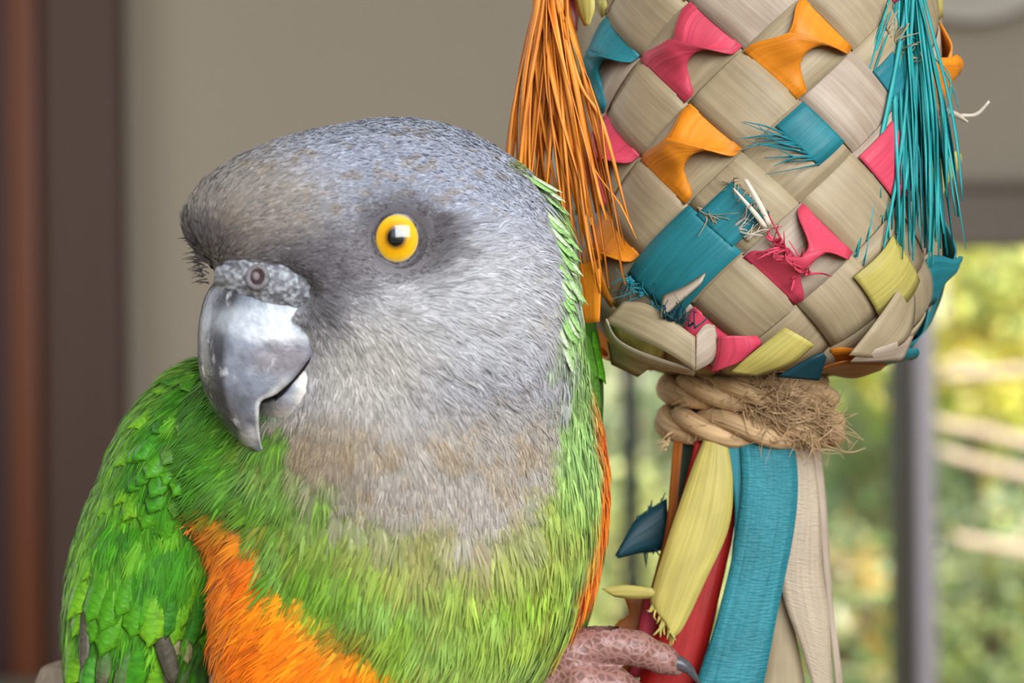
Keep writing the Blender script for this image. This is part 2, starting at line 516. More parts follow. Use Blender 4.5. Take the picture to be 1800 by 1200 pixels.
def tree(name, label, px, py, d, rad, n, size, cols, seed, bark='bark_dark', group=None, cat='tree', trunk_r=.05):
    c = GP(px, py, d)
    t = thing(name, label, cat, (c[0], c[1], -.02), group)
    rad = np.asarray(rad, float)
    a = Acc()
    branch_tube(a, [(c[0] + .05, c[1], -.02), (c[0] - .04, c[1], c[2] * .5), (c[0], c[1], c[2] + rad[2] * .3)], trunk_r, trunk_r * .5)
    a.obj('trunk', M[bark], t, local=False)
    a = Acc()
    r = np.random.default_rng(seed)
    for i in range(7):
        e = c + nrm(r.normal(0, 1, 3)) * rad * .8
        branch_tube(a, [(c[0], c[1], c[2] - rad[2] * .6), (c + e) / 2 + r.normal(0, .05, 3), e], trunk_r * .4, .006, 5, 8)
    a.obj('branch', M[bark], t, local=False)
    a = Acc()
    leaves(a, c, rad, n, size, cols, seed)
    o = a.obj('foliage', M['leaf'], t, local=False, smooth=False)
    o['kind'] = 'stuff'
    return t
YG = [(206, 206, 70), (224, 204, 40), (176, 196, 80), (150, 180, 70), (236, 224, 120)]
DG = [(54, 98, 58), (76, 120, 66), (44, 84, 56), (104, 144, 88), (66, 112, 88)]
MG = [(120, 158, 70), (150, 178, 96), (96, 140, 60), (178, 190, 120), (130, 150, 100)]
PG = [(170, 186, 130), (196, 206, 160), (150, 172, 110), (214, 214, 190), (128, 160, 96)]
tree('yellow_tree', 'sunlit yellow green tree with leaves just below the window header', 1745, 530, 4.7, (.62, .3, .34), 2600, .085, YG, 31, trunk_r=.03)
tree('evergreen_tree', 'dark green tree standing behind the pale crossing branches', 1760, 800, 6.1, (.62, .3, .46), 2600, .09, DG, 32)
tree('silver_shrub', 'pale grey green shrub seen left of the grey window stile', 1500, 900, 5.3, (.30, .2, .5), 1100, .075, PG, 33, 'bark_pale', cat='shrub')
tree('flowering_shrub', 'light green shrub dotted with yellow low behind the right pane', 1740, 1090, 3.9, (.30, .18, .24), 1100, .06, MG + PG + [(236, 210, 110)], 34, cat='shrub', trunk_r=.02)
tree('low_shrub', 'green shrub with orange flowers low beside the hanging strips', 1480, 1120, 3.45, (.15, .18, .2), 650, .06, MG + PG + [(232, 180, 90)], 35, cat='shrub', trunk_r=.02)
tree('olive_tree', 'grey green tree seen between the parrot and the toy rope', 1120, 760, 5.3, (.28, .2, .42), 900, .075, PG + [(120, 150, 110)], 36, 'bark_pale', trunk_r=.035)
tree('round_shrub', 'yellowish shrub seen low between the parrot and the toy', 1090, 1010, 3.9, (.2, .18, .24), 700, .065, [(206, 206, 140), (190, 196, 110), (160, 176, 90)], 37, cat='shrub', trunk_r=.02)
tree('back_tree', 'broad mid green tree at the far end of the garden', 1560, 700, 7.6, (.9, .3, .7), 1700, .13, MG + DG, 38, trunk_r=.08)
tree('back_tree', 'tall dark tree at the far end behind the thin window bar', 1130, 820, 8.6, (.8, .3, .9), 1700, .13, DG + MG, 39, trunk_r=.08)
tree('back_tree', 'bushy dark tree far behind the flowering shrub', 1900, 1000, 9.4, (1.0, .3, .7), 1700, .12, DG, 40, trunk_r=.08)
# pale bare branches reaching across the right pane
bt = thing('bare_tree', 'bare pale barked tree with long branches across the right pane', 'tree', (GP(2150, 900, 3.3)[0], 3.3, -.02))
a = Acc()
g = lambda px, py, d=3.3: GP(px, py, d)
branch_tube(a, [(g(2150, 900)[0], 3.3, -.02), g(2130, 1200), g(2100, 800), g(2120, 300), g(2090, -200)], .07, .045, 9, 20)
a.obj('trunk', M['bark_pale'], bt, local=False)
for pts, r0, r1 in (([(2105, 860), (1900, 815), (1760, 775), (1640, 748)], .017, .012), ([(2105, 930), (1900, 860), (1780, 838), (1644, 800)], .018, .012), ([(2110, 1050), (1900, 1000), (1780, 972), (1670, 952)], .017, .011),
                    ([(2110, 640), (1900, 650), (1780, 660), (1650, 668)], .014, .010), ([(1780, 972), (1795, 940), (1830, 900)], .007, .004), ([(1720, 660), (1690, 640), (1655, 655)], .009, .006)):
    a = Acc()
    branch_tube(a, [g(*p) for p in pts], r0, r1, 7, 16)
    a.obj('branch', M['bark_pale'], bt, local=False)
# whitewashed garden wall far behind
gw = thing('garden_wall', 'whitewashed masonry wall closing the far end of the garden', 'wall', (2.0, 10.6, 0))
obj('wall_body', box(-1.2, 6.5, 10.6, 10.85, -.02, 1.75, .02), M['render_white'], gw)
obj('coping', box(-1.25, 6.55, 10.55, 10.9, 1.75, 1.83, .02), M['render_white'], gw)

# ------------------------------------------------------------------ the parrot
# implicit surface helpers -------------------------------------------------
def rot(th=0.0, tilt=0.0):
    """rows = local axes: th heading turned towards the camera (deg), tilt in the image plane (deg, + = front end lower)"""
    a, b = math.radians(th), math.radians(tilt)
    f = np.array([-math.cos(a), -math.sin(a), 0.0])
    l = np.array([math.sin(a), -math.cos(a), 0.0])
    u = np.array([0, 0, 1.0])
    return np.stack([f * math.cos(b) - u * math.sin(b), l, u * math.cos(b) + f * math.sin(b)])
def ell(c, r, R=None):
    c = np.asarray(c, float); r = np.asarray(r, float)
    R = np.stack([[-1., 0, 0], [0, -1., 0], [0, 0, 1.]]) if R is None else R
    def f(p):
        q = (p - c) @ R.T
        k0 = np.linalg.norm(q / r, axis=-1)
        k1 = np.linalg.norm(q / r ** 2, axis=-1)
        return k0 * (k0 - 1) / np.maximum(k1, 1e-9)
    return f
def cap(a, b, ra, rb):
    a = np.asarray(a, float); b = np.asarray(b, float)
    def f(p):
        ab = b - a
        t = np.clip(((p - a) @ ab) / (ab @ ab), 0, 1)
        return np.linalg.norm(p - a - t[..., None] * ab, axis=-1) - (ra + (rb - ra) * t)
    return f
def smin(a, b, k):
    h = np.clip(0.5 + 0.5 * (b - a) / k, 0, 1)
    return b + (a - b) * h - k * h * (1 - h)
def blend(parts):
    """parts: list of (f, k)"""
    def f(p):
        d = parts[0][0](p)
        for g, k in parts[1:]:
            d = smin(d, g(p), k)
        return d
    return f
def grad(f, p, e=2.0):
    g = np.stack([f(p + np.array(v) * e) - f(p - np.array(v) * e) for v in ((1., 0, 0), (0, 1., 0), (0, 0, 1.))], -1)
    return nrm(g)
def surface_net(f, lo, hi, h):
    lo = np.asarray(lo, float); hi = np.asarray(hi, float)
    n = np.ceil((hi - lo) / h).astype(int) + 1
    ax = [lo[i] + h * np.arange(n[i]) for i in range(3)]
    d = np.empty(n)
    for i, x in enumerate(ax[0]):
        Y, Z = np.meshgrid(ax[1], ax[2], indexing='ij')
        d[i] = f(np.stack([np.full_like(Y, x), Y, Z], -1))
    ins = d < 0
    nc = n - 1
    acc = np.zeros((*nc, 3)); cnt = np.zeros(nc)
    sl = lambda o: tuple(slice(o[k], o[k] + nc[k]) for k in range(3))
    for axis in range(3):
        o1, o2 = [k for k in range(3) if k != axis]
        for a in (0, 1):
            for b in (0, 1):
                p = [0, 0, 0]; p[o1] = a; p[o2] = b
                q = list(p); q[axis] = 1
                da, db = d[sl(p)], d[sl(q)]
                m = (da < 0) != (db < 0)
                t = np.where(m, da / np.where(m, da - db, 1), 0)
                v = np.zeros((*nc, 3)); v[..., axis] = t; v[..., o1] = a; v[..., o2] = b
                acc += v * m[..., None]; cnt += m
    act = cnt > 0
    idx = -np.ones(nc, int); idx[act] = np.arange(act.sum())
    ijk = np.argwhere(act)
    V = lo + h * (ijk + acc[act] / cnt[act][:, None])
    Fq = []
    for axis in range(3):
        o1, o2 = (axis + 1) % 3, (axis + 2) % 3
        s1 = [slice(None)] * 3; s2 = [slice(None)] * 3
        s1[axis] = slice(0, n[axis] - 1); s2[axis] = slice(1, n[axis])
        a, b = ins[tuple(s1)], ins[tuple(s2)]
        for flip in (False, True):
            e = np.argwhere((a & ~b) if not flip else (~a & b))
            e = e[(e[:, o1] > 0) & (e[:, o2] > 0) & (e[:, o1] < nc[o1]) & (e[:, o2] < nc[o2])]
            qs = []
            for da, db in ((0, 0), (1, 0), (1, 1), (0, 1)):
                c = e.copy(); c[:, o1] -= 1 - da; c[:, o2] -= 1 - db
                qs.append(idx[c[:, 0], c[:, 1], c[:, 2]])
            q = np.stack(qs, -1)
            Fq.append(q[:, ::-1] if flip else q)
    F = np.vstack(Fq)
    F = F[(F >= 0).all(1)]
    for _ in range(2):
        V = V - f(V)[:, None] * grad(f, V)
    return V, F
def surf_at(f, px, py, w0=-420, w1=700, step=6.0):
    """first surface point of f seen from the camera at pixels"""
    px = np.atleast_1d(np.asarray(px, float)); py = np.atleast_1d(np.asarray(py, float))
    w = np.full(px.shape, float(w0))
    ok = np.zeros(px.shape, bool)
    for _ in range(int((w1 - w0) / step)):
        dd = f(pl(px, py, w))
        hit = dd < 0
        ok |= hit
        w = np.where(ok, w, w + np.maximum(dd * 0.6, step * 0.5))
        if ok.all() or (w > w1).all(): break
    a, b = w - 12, w.copy()
    for _ in range(14):
        m = (a + b) / 2
        neg = f(pl(px, py, m)) < 0
        b = np.where(neg, m, b); a = np.where(neg, a, m)
    return pl(px, py, b), ok

# --- shapes ---------------------------------------------------------------
TH = 25.0
HC = pl(700, 440, 0)
Rh = rot(TH)
fa, la, ua = Rh
skull = ell(pl(695, 452, 0), (300, 235, 240), rot(TH, 3))
forehead = ell(pl(478, 362, -92), (150, 128, 92), rot(TH, 20))
cheek = ell(pl(765, 600, -10), (232, 238, 205), rot(TH))
jaw = ell(pl(640, 640, -40), (105, 150, 95), rot(TH))
nape = ell(pl(890, 560, 60), (118, 200, 240), rot(0))
throat = ell(pl(690, 780, 10), (205, 225, 170), rot(0))
torso = ell(pl(722, 852, 110), (352, 315, 450), rot(0))
flank = ell(pl(566, 1130, 80), (185, 210, 270), rot(0, 6))
rump = ell(pl(640, 1370, 260), (270, 250, 230), rot(0))
shoulder = ell(pl(430, 790, 110), (130, 150, 150), rot(0))
socket = ell(pl(690, 425, -255), (78, 60, 70), rot(TH))
_body = blend([(skull, 1), (forehead, 70), (cheek, 70), (jaw, 50), (nape, 60), (throat, 90), (torso, 70), (flank, 80), (rump, 150), (shoulder, 80)])
BO = pl(560, 0, -65); BO[2] = 0
def hp(f, py, l):
    """head frame (f forward, py pixel row, l towards the near side) -> local"""
    f, py, l = np.broadcast_arrays(np.asarray(f, float), np.asarray(py, float), np.asarray(l, float))
    p = BO + f[..., None] * fa + l[..., None] * la
    p[..., 2] = (600 - py) * (1 + p[..., 1] / FPX)
    p[..., 0] *= 1 + p[..., 1] / FPX
    return p
cc_ = hp(66, 503, 16)
cere_e = ell(cc_, (134, 116, 66), rot(TH, -8))

carve = ell(hp(160, 508, 142), (74, 84, 50), rot(TH, -16))
def body_f(p):
    d = _body(p)
    for cut, k in ((socket, 30.0), (carve, 12.0)):   # smooth subtraction: eye socket, bare cere
        s = -cut(p)
        h = np.clip(0.5 - 0.5 * (d - s) / k, 0, 1)
        d = d + (s - d) * h + k * h * (1 - h)
    return d

bird_base = wld(pl(600, 1560, 260))
parrot = thing('parrot', 'grey headed green parrot with orange flanks and yellow eye beside the woven toy', 'parrot', bird_base)

# --- colours of the plumage, by place on the bird --------------------------
def hash_noise(x, y, s, seed=0):
    """smooth value noise"""
    r = np.random.default_rng(seed).random((64, 64))
    x = x / s; y = y / s
    i = np.floor(x).astype(int); j = np.floor(y).astype(int)
    u = x - i; v = y - j
    u = u * u * (3 - 2 * u); v = v * v * (3 - 2 * v)
    g = lambda a, b: r[a % 64, b % 64]
    return (g(i, j) * (1 - u) + g(i + 1, j) * u) * (1 - v) + (g(i, j + 1) * (1 - u) + g(i + 1, j + 1) * u) * v
def mixc(a, b, m): return a * (1 - m[..., None]) + b * m[..., None]
def blob(x, y, cx, cy, rx, ry, soft=0.5):
    d = np.sqrt(((x - cx) / rx) ** 2 + ((y - cy) / ry) ** 2)
    return 1 - ss(1 - soft, 1 + soft, d)
def hood_mask(x, y, s=40):
    yb = np.interp(x, [340, 400, 450, 490, 520, 600, 700, 800, 900, 955, 985, 1000], [600, 610, 650, 735, 800, 866, 903, 918, 905, 870, 800, 700])
    xb = np.interp(y, [200, 262, 330, 400, 500, 560, 640, 700, 800, 900], [930, 905, 945, 978, 992, 985, 985, 985, 985, 960])
    return (1 - ss(-s, s, y - yb)) * (1 - ss(-s * .7, s * .7, x - xb))
def plum_col(x, y, w=None):
    n1 = hash_noise(x, y, 46, 1); n2 = hash_noise(x, y, 22, 2); n3 = hash_noise(x, y, 90, 3)
    # greens
    g = mixc(lin(108, 158, 40)[None], lin(166, 192, 76)[None], ss(480, 900, x) * 0.85 + 0 * x)
    g = mixc(g, lin(146, 184, 104)[None], ss(0.45, 0.8, n1) * 0.4)
    g = mixc(g, lin(150, 192, 14)[None], ss(0.55, 0.85, n3) * 0.6 * ss(900, 980, y))
    g = mixc(g, lin(150, 140, 62)[None], ss(0.62, 0.85, n2) * 0.4)
    g = mixc(g, lin(160, 196, 120)[None], ss(930, 1000, x) * (1 - ss(760, 930, y)) * 0.85)
    g = mixc(g, lin(66, 140, 26)[None], (1 - ss(380, 500, x)) * .8)
    # orange flanks
    fx = np.interp(y, [850, 900, 950, 1000, 1050, 1090, 1130, 1200, 1400], [425, 456, 478, 512, 580, 650, 722, 820, 940])
    o = ss(-26, 26, fx - x + (n2 - .5) * 40) * ss(858, 905, y)
    oc = mixc(lin(255, 138, 10)[None], lin(255, 184, 34)[None], ss(-110, 0, x - fx) * ss(1000, 1060, y))
    oc = mixc(oc, lin(206, 150, 20)[None], 1 - ss(880, 960, y))
    oc = mixc(oc, lin(252, 112, 4)[None], ss(.5, .9, n1) * .6)
    c = mixc(g, oc, o)
    xe = np.interp(y, [560, 640, 700, 800, 900, 1000, 1060, 1100], [1060, 1034, 1036, 1046, 1046, 1034, 1018, 1000])
    o2 = ss(-10, 10, x - xe) * ss(610, 660, y) * (1 - ss(1075, 1120, y))
    o2 = np.maximum(o2, blob(x, y, 1045, 1005, 22, 60))
    c = mixc(c, lin(246, 140, 20)[None], o2)
    # breast just below the hood: tan and olive feather centres
    c = mixc(c, lin(168, 150, 98)[None], blob(x, y, 780, 905, 210, 62, .6) * (0.3 + 0.5 * n1))
    c = mixc(c, lin(140, 120, 40)[None], blob(x, y, 640, 1075, 60, 40) * .7)
    # hood
    hgrey = lin(172, 171, 177)[None]
    h = mixc(np.broadcast_to(hgrey, c.shape), lin(164, 169, 184)[None], blob(x, y, 720, 270, 300, 150, .6))  # blue-grey crown, with bluish sky light from above put into its colour
    h = mixc(h, lin(150, 140, 130)[None], blob(x, y, 400, 385, 170, 110, .6) * .9)
    h = mixc(h, lin(196, 195, 197)[None], blob(x, y, 780, 540, 220, 110, .7) * .8)
    h = mixc(h, lin(202, 196, 186)[None], blob(x, y, 640, 630, 100, 80, .7) * .8)
    h = mixc(h, lin(172, 162, 148)[None], ss(640, 760, y) * .8)
    h = mixc(h, lin(168, 142, 104)[None], ss(680, 760, y) * ss(.45, .85, n2) * .5)
    h = mixc(h, lin(156, 134, 102)[None], blob(x, y, 560, 780, 90, 70, .6) * .6)
    n4 = hash_noise(x * .8, y * 1.2, 13, 9)
    spots = ss(.62, .85, n4) * (blob(x, y, 620, 310, 330, 130, .5) + .7 * blob(x, y, 900, 640, 130, 160, .5))
    h = mixc(h, lin(146, 126, 100)[None], np.clip(spots, 0, 1) * .5)
    dark = np.maximum(np.maximum(blob(x, y, 550, 468, 140, 48, .5), blob(x, y, 697, 418, 92, 82, .45)), blob(x, y, 610, 455, 90, 60, .5) * .9)
    dark = np.maximum(dark, blob(x, y, 350, 430, 60, 34, .6) * .8)
    dark = np.maximum(dark, blob(x, y, 555, 520, 50, 60, .6) * .6)
    h = mixc(h, lin(104, 98, 102)[None], np.clip(dark, 0, 1) * .9)
    return mixc(c, h, hood_mask(x + (n2 - .5) * 50, y + (n1 - .5) * 60))

M['plumage'] = mat_attr('plumage', 0.6, 0.25, 0.15, transl=0.18)
M['skin_plumage'] = mat_attr('downy_skin', 0.9, 0.1)
V, F = surface_net(body_f, (-680, -420, -1080), (260, 620, 440), 10.0)
bx_, by_ = to_px(V)
body = obj('body', mesh_np('body', wld(V), F, plum_col(bx_, by_) * 0.8), M['skin_plumage'], parrot)

# --- small feathers: every feather a fan of separate barbs ------------------
FLOW = np.array([  # px, py, dx, dy (image plane)
    (340, 420, .2, -1), (400, 330, 1, -.9), (500, 255, 1, -.5), (600, 228, 1, -.12), (720, 225, 1, .1), (820, 262, 1, .35), (900, 320, 1, .5), (965, 380, 1, .55),
    (450, 400, 1, -.35), (560, 400, 1, -.3), (560, 330, 1, -.25), (640, 320, 1, -.1), (620, 470, 1, .1), (760, 360, 1, -.15), (760, 470, 1, -.3), (850, 420, 1, -.35), (950, 470, 1, .15), (985, 520, .8, .6),
    (700, 520, 1, -.05), (620, 530, .8, .5), (590, 600, .15, 1), (590, 690, -.1, 1), (680, 600, .45, 1), (760, 590, .9, .5), (880, 560, 1, .22), (900, 660, .8, .75), (975, 640, .5, .9),
    (700, 720, .15, 1), (800, 740, .4, 1), (520, 780, -.35, 1), (650, 850, -.1, 1), (800, 880, .1, 1), (920, 850, .3, 1), (1010, 760, .15, 1), (1040, 620, .3, 1),
    (470, 830, -.8, .8), (430, 780, -1, .3), (430, 880, -1, .5), (540, 920, -.5, 1), (660, 980, -.3, 1), (800, 1000, 0, 1), (950, 980, .1, 1), (1050, 900, .05, 1),
    (430, 1000, -.9, .6), (480, 1100, -.8, .6), (600, 1110, -.8, .7), (720, 1120, -.4, 1), (860, 1130, -.15, 1), (1000, 1080, -.2, 1), (420, 1190, -.5, 1), (640, 1200, -.5, 1), (640, 1500, 0, 1)], float)
def flow(px, py):
    d2 = (px[:, None] - FLOW[None, :, 0]) ** 2 + (py[:, None] - FLOW[None, :, 1]) ** 2
    wt = 1 / (d2 + 300.0) ** 1.6
    v = nrm(FLOW[:, 2:])
    return (wt[..., None] * v[None]).sum(1) / wt.sum(1)[:, None]
tri = np.stack([V[F[:, 0]], V[F[:, 1]], V[F[:, 2]], V[F[:, 3]]], 1)
f_area = np.linalg.norm(np.cross(tri[:, 2] - tri[:, 0], tri[:, 3] - tri[:, 1]), axis=1) / 2
def scatter(mask_fn, density, seed):
    """random surface points; density per px^2"""
    r = np.random.default_rng(seed)
    cen = tri.mean(1)
    px, py = to_px(cen)
    wgt = f_area * mask_fn(px, py, cen)
    n = int(wgt.sum() * density)
    k = r.choice(len(tri), n, p=wgt / wgt.sum())
    a, b = r.random((2, n, 1))
    q = tri[k]
    P = (q[:, 0] * (1 - a) + q[:, 1] * a) * (1 - b) + (q[:, 3] * (1 - a) + q[:, 2] * a) * b
    return P, r
def feathers(acc, P, L, Wd, lift, nb, r, colfn=plum_col, jit=0.13, spread=1.0, bw=1.25, ajit=.12, sf=None, fl=None, twr=.3):
    n = len(P)
    px, py = to_px(P)
    N = grad(sf or body_f, P)
    d = (fl or flow)(px, py)
    d += r.normal(0, ajit, d.shape)
    T = np.stack([d[:, 0], np.zeros(n), -d[:, 1]], 1)
    T = nrm(T - N * (T * N).sum(1, keepdims=True))
    B = np.cross(N, T)
    col = colfn(px, py) * np.exp(r.normal(0, jit * .6, (n, 1)))
    s = np.linspace(-1, 1, nb)[None, :] + r.normal(0, .12, (n, nb))
    L = L[:, None] * (1 - .22 * s ** 2) * r.uniform(.82, 1.12, (n, nb))
    Wd = Wd[:, None]
    e = lambda a: a[..., None]
    Tn, Bn, Nn = T[:, None], B[:, None], N[:, None]
    t0 = .28 * (1 - np.abs(s)) * r.uniform(.4, 1.2, (n, nb))
    root = P[:, None] + Tn * e(L * t0) + Bn * e(s * Wd * .10) - Nn * 2.0
    hgt = lift[:, None] * L
    zj = r.normal(0, .9, (n, nb))
    mid = P[:, None] + Tn * e(L * (.55 + .2 * t0)) + Bn * e(s * Wd * .36 * spread) + Nn * e(hgt * .75 + 2.0 - .10 * Wd * s ** 2 + zj)
    tip = P[:, None] + Tn * e(L) + Bn * e(s * Wd * .52 * spread) + Nn * e(hgt * .85 + 1.0 - .16 * Wd * s ** 2 + zj)
    dirv = nrm(tip - root)
    side = nrm(np.cross(np.broadcast_to(Nn, dirv.shape), dirv))
    wb = e(np.broadcast_to(Wd / nb * bw, (n, nb)))
    tw = e(r.normal(0, twr, (n, nb)))
    sv = nrm(side + Nn * tw)
    vs = np.stack([root - sv * wb * .35, root + sv * wb * .35, mid - sv * wb * .5, mid + sv * wb * .5, tip], 2)   # n,nb,5,3
    k = n * nb
    vs = vs.reshape(k * 5, 3)
    base = (np.arange(k) * 5)[:, None]
    fc = np.concatenate([base + np.array([[0, 1, 3]]), base + np.array([[0, 3, 2]]), base + np.array([[2, 3, 4]])])
    cj = np.exp(r.normal(0, jit, (n, nb, 1)))
    cc = np.repeat((col[:, None] * cj).reshape(k, 3), 5, axis=0)
    acc.add(vs, fc, col=np.clip(cc, 0, 1))

EYE = (697, 418)
def not_bare(px, py, c):
    eye = np.hypot((px - EYE[0]) / 60, (py - EYE[1]) / 63) > 1
    cere = (cere_e(c) > 3) & ~((px > 372) & (px < 512) & (py > 500) & (py < 720))
    return eye & cere
def front(cen): return np.where(cen[:, 1] < 330, 1.0, 0.35)
crown_m = lambda x, y, c: hood_mask(x, y, 10) * (y < 560) * not_bare(x, y, c) * (x < 1100)
cheek_m = lambda x, y, c: hood_mask(x, y, 30) * (y > 380) * (x > 540) * not_bare(x, y, c) * ((y > 500) | (x > 745))
breast_m = lambda x, y, c: (1 - hood_mask(x, y, 18)) * front(c)
tuft_m = lambda x, y, c: hood_mask(x, y, 30) * (y > 660)

acc = Acc()
P, r = scatter(breast_m, 1 / 210., 11)
px, py = to_px(P)
big = ss(600, 1000, py)
feathers(acc, P, (66 + 40 * big) * r.uniform(.8, 1.15, len(P)), (40 + 18 * big) * r.uniform(.8, 1.2, len(P)), r.uniform(.02, .11, len(P)), 12, r, jit=.16, bw=1.15)
P, r = scatter(tuft_m, 1 / 130., 12)
feathers(acc, P, 50 * r.uniform(.8, 1.2, len(P)), 34 * r.uniform(.8, 1.2, len(P)), r.uniform(.02, .09, len(P)), 11, r, jit=.13, bw=1.0, twr=.2, ajit=.16)
acc.obj('plumage', M['plumage'], parrot)['kind'] = 'stuff'
acc = Acc()
P, r = scatter(crown_m, 1 / 36., 13)
px, py = to_px(P)
sc = 1 + .5 * blob(px, py, 400, 380, 150, 110) - .35 * blob(px, py, EYE[0], EYE[1], 110, 100)
feathers(acc, P, 21 * sc * r.uniform(.75, 1.25, len(P)), 15 * sc, r.uniform(.03, .13, len(P)), 6, r, jit=.14, bw=1.3, twr=.2)
P, r = scatter(cheek_m, 1 / 60., 14)
feathers(acc, P, 46 * r.uniform(.7, 1.3, len(P)), 20 * r.uniform(.7, 1.3, len(P)), r.uniform(.02, .10, len(P)), 8, r, jit=.13, bw=.95, twr=.18, ajit=.18)
o = acc.obj('head_feathers', M['plumage'], parrot)
o['kind'] = 'stuff'

# pale green pointed nape feathers standing out over the toy
M['vane'] = mat_attr('feather_vane', 0.5, 0.3, 0.1, transl=0.15)
# --- eye ------------------------------------------------------------------
ep, _ = surf_at(body_f, [EYE[0]], [EYE[1]])
ep = ep[0]
en = nrm(np.array([.03, -1, -.03]))
eu = nrm(np.array([0, 0, 1.0]) - en * en[2]); er = np.cross(eu, en)
if er[0] < 0: er = -er
def dome(r_in, r_out, R, k=48, n=10, push=0.0, sx=1.0, cols=None):
    """spherical ring cap between radii on the eyeball of radius R"""
    rr = np.linspace(r_in, r_out, n)
    h = np.sqrt(np.maximum(R * R - rr ** 2, 0))
    a = np.arange(k) * 2 * math.pi / k
    V = ec + er * (rr[:, None] * np.cos(a) * sx)[..., None] + eu * (rr[:, None] * np.sin(a) * 1.07)[..., None] + en * (h[:, None] + 0 * a + push)[..., None]
    return V.reshape(-1, 3), grid_faces(n, k, wrap=True), np.repeat(rr, k)
ER = 56.0
ec = ep - en * 24.0
M['eye_white'] = mat_noise('dark_eye_base', lin(40, 32, 24), lin(30, 24, 18), (5, 5, 5), 0.4, 0.4)
M['iris'] = mat_attr('yellow_iris', 0.35, 0.4, speck=.08, sscale=900)
M['pupil'] = mat_noise('black_pupil', lin(14, 14, 16), lin(18, 18, 20), (5, 5, 5), 0.2, 0.5)
M['cornea'] = mat_clear('cornea', 0.0, 1.65)
M['lid'] = mat_attr('eyelid_skin', 0.6, 0.3, speck=.2, sscale=1500, bump=.5, bscale=2500)
V2, F2, _ = dome(0.5, 54, ER - 3)
eye = obj('eye', mesh_np('eye', wld(V2), F2), M['eye_white'], parrot)
V2, F2, rr_ = dome(8, 46.5, ER, n=16)
ic = mixc(lin(238, 168, 6)[None], lin(250, 214, 96)[None], ss(30, 40, rr_))
ic = mixc(ic, lin(246, 190, 20)[None], ss(22, 30, rr_) * (1 - ss(30, 36, rr_)))
ic = mixc(ic, lin(120, 84, 20)[None], 1 - ss(14, 22, rr_))
o = obj('iris', mesh_np('iris', wld(V2), F2, ic), M['iris'], eye); o['label'] = 'bright yellow iris'
V2, F2, _ = dome(0.3, 13.5, ER, push=.6)
o = obj('pupil', mesh_np('pupil', wld(V2), F2), M['pupil'], eye); o['label'] = 'black pupil'
V2, F2, _ = dome(0.3, 47, ER + 2.2, n=14)
obj('cornea', mesh_np('cornea', wld(V2), F2), M['cornea'], eye)
# eyelid: a torus with small beads along it
acc = Acc()
a = np.linspace(0, 2 * math.pi, 73)
lidh = math.sqrt(ER ** 2 - 47 ** 2)
ring = ec + er * (47.0 * np.cos(a))[:, None] + eu * (51.5 * np.sin(a))[:, None] + en * (lidh + 1.0)
Vt, Ft, ut = tube(ring, 5.5, 10, False)
acc.add(Vt, Ft, ut, lin(70, 64, 66))
ring2 = ec + er * (59.0 * np.cos(a))[:, None] + eu * (64.0 * np.sin(a))[:, None] + en * (lidh - 3.0)
Vt, Ft, ut = tube(ring2, 10.0, 10, False)
acc.add(Vt, Ft, ut, lin(92, 86, 90))
for q in range(30):
    an = q * 2 * math.pi / 30
    c = ec + er * 53.5 * math.cos(an) + eu * 58.5 * math.sin(an) + en * (lidh + 6.0)
    kk = 1.0 if math.cos(an) < .3 else .6
    Vt, Ft, ut = tube(np.stack([c - en * 3, c - en * 1, c + en * 1.2, c + en * 2.4]), np.array([2.6, 3.6, 2.8, .6]) * kk, 7)
    acc.add(Vt, Ft, ut, lin(170, 138, 108) if kk == 1 else lin(120, 110, 108))
o = acc.obj('eyelid', M['lid'], eye); o['label'] = 'dark grey beaded eyelid'

# --- beak and cere ----------------------------------------------------------
UB = np.array([  # culmen f, py | tomium f, py, l
    (198, 490, 34, 574, 112), (219, 520, 46, 592, 109), (231, 566, 70, 626, 102), (234, 615, 96, 662, 92), (228, 662, 128, 692, 82),
    (215, 698, 152, 706, 70), (196, 732, 150, 735, 56), (172, 763, 140, 763, 38), (145, 786, 127, 785, 19), (117, 800, 113, 800, 4)], float)
ub = catmull(UB, 46)
q = np.linspace(0, 1, 15)
lq = np.sin(q * math.pi / 2) ** .8; fq = 1 - np.cos(q * math.pi / 2) ** 1.15
near = hp(ub[:, 0:1] + (ub[:, 2:3] - ub[:, 0:1]) * fq, ub[:, 1:2] + (ub[:, 3:4] - ub[:, 1:2]) * fq, ub[:, 4:5] * lq)
far = hp(ub[:, 0:1] + (ub[:, 2:3] - ub[:, 0:1]) * fq, ub[:, 1:2] + (ub[:, 3:4] - ub[:, 1:2]) * fq, -ub[:, 4:5] * lq)
G = np.concatenate([far[:, ::-1], near[:, 1:]], 1)          # open U sections
n_, m_ = G.shape[:2]
sidev = np.concatenate([q[::-1], q[1:]])
Vb = G.reshape(-1, 3)
# inner wall closes the section between the two cutting edges
tn, tf = near[:, -1], far[:, -1]
tt = np.linspace(0, 1, 7)[1:-1]
inner = np.stack([tn * (1 - t) + tf * t + fa * 16 * math.sin(math.pi * t) * (ub[:, 4:5] / 100) for t in tt], 1)
Gc = np.concatenate([G, inner], 1)
mc = Gc.shape[1]
Fb = grid_faces(n_, mc, wrap=True)
px, py = to_px(Gc)
ridge = np.concatenate([1 - sidev, np.zeros(len(tt))])[None, :] + 0 * px
isn = np.concatenate([np.zeros(len(q) - 1), np.ones(len(q)), np.zeros(len(tt))])[None, :] + 0 * px
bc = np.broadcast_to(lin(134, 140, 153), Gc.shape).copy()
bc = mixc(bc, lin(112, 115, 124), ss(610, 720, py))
bc = mixc(bc, lin(44, 43, 46), ss(.62, .72, ridge) * .85)  # less lit band along the ridge, shade put into the colour
bc = mixc(bc, lin(44, 43, 46), 1 - isn)  # far side and inner wall darkened, shade put into the colour
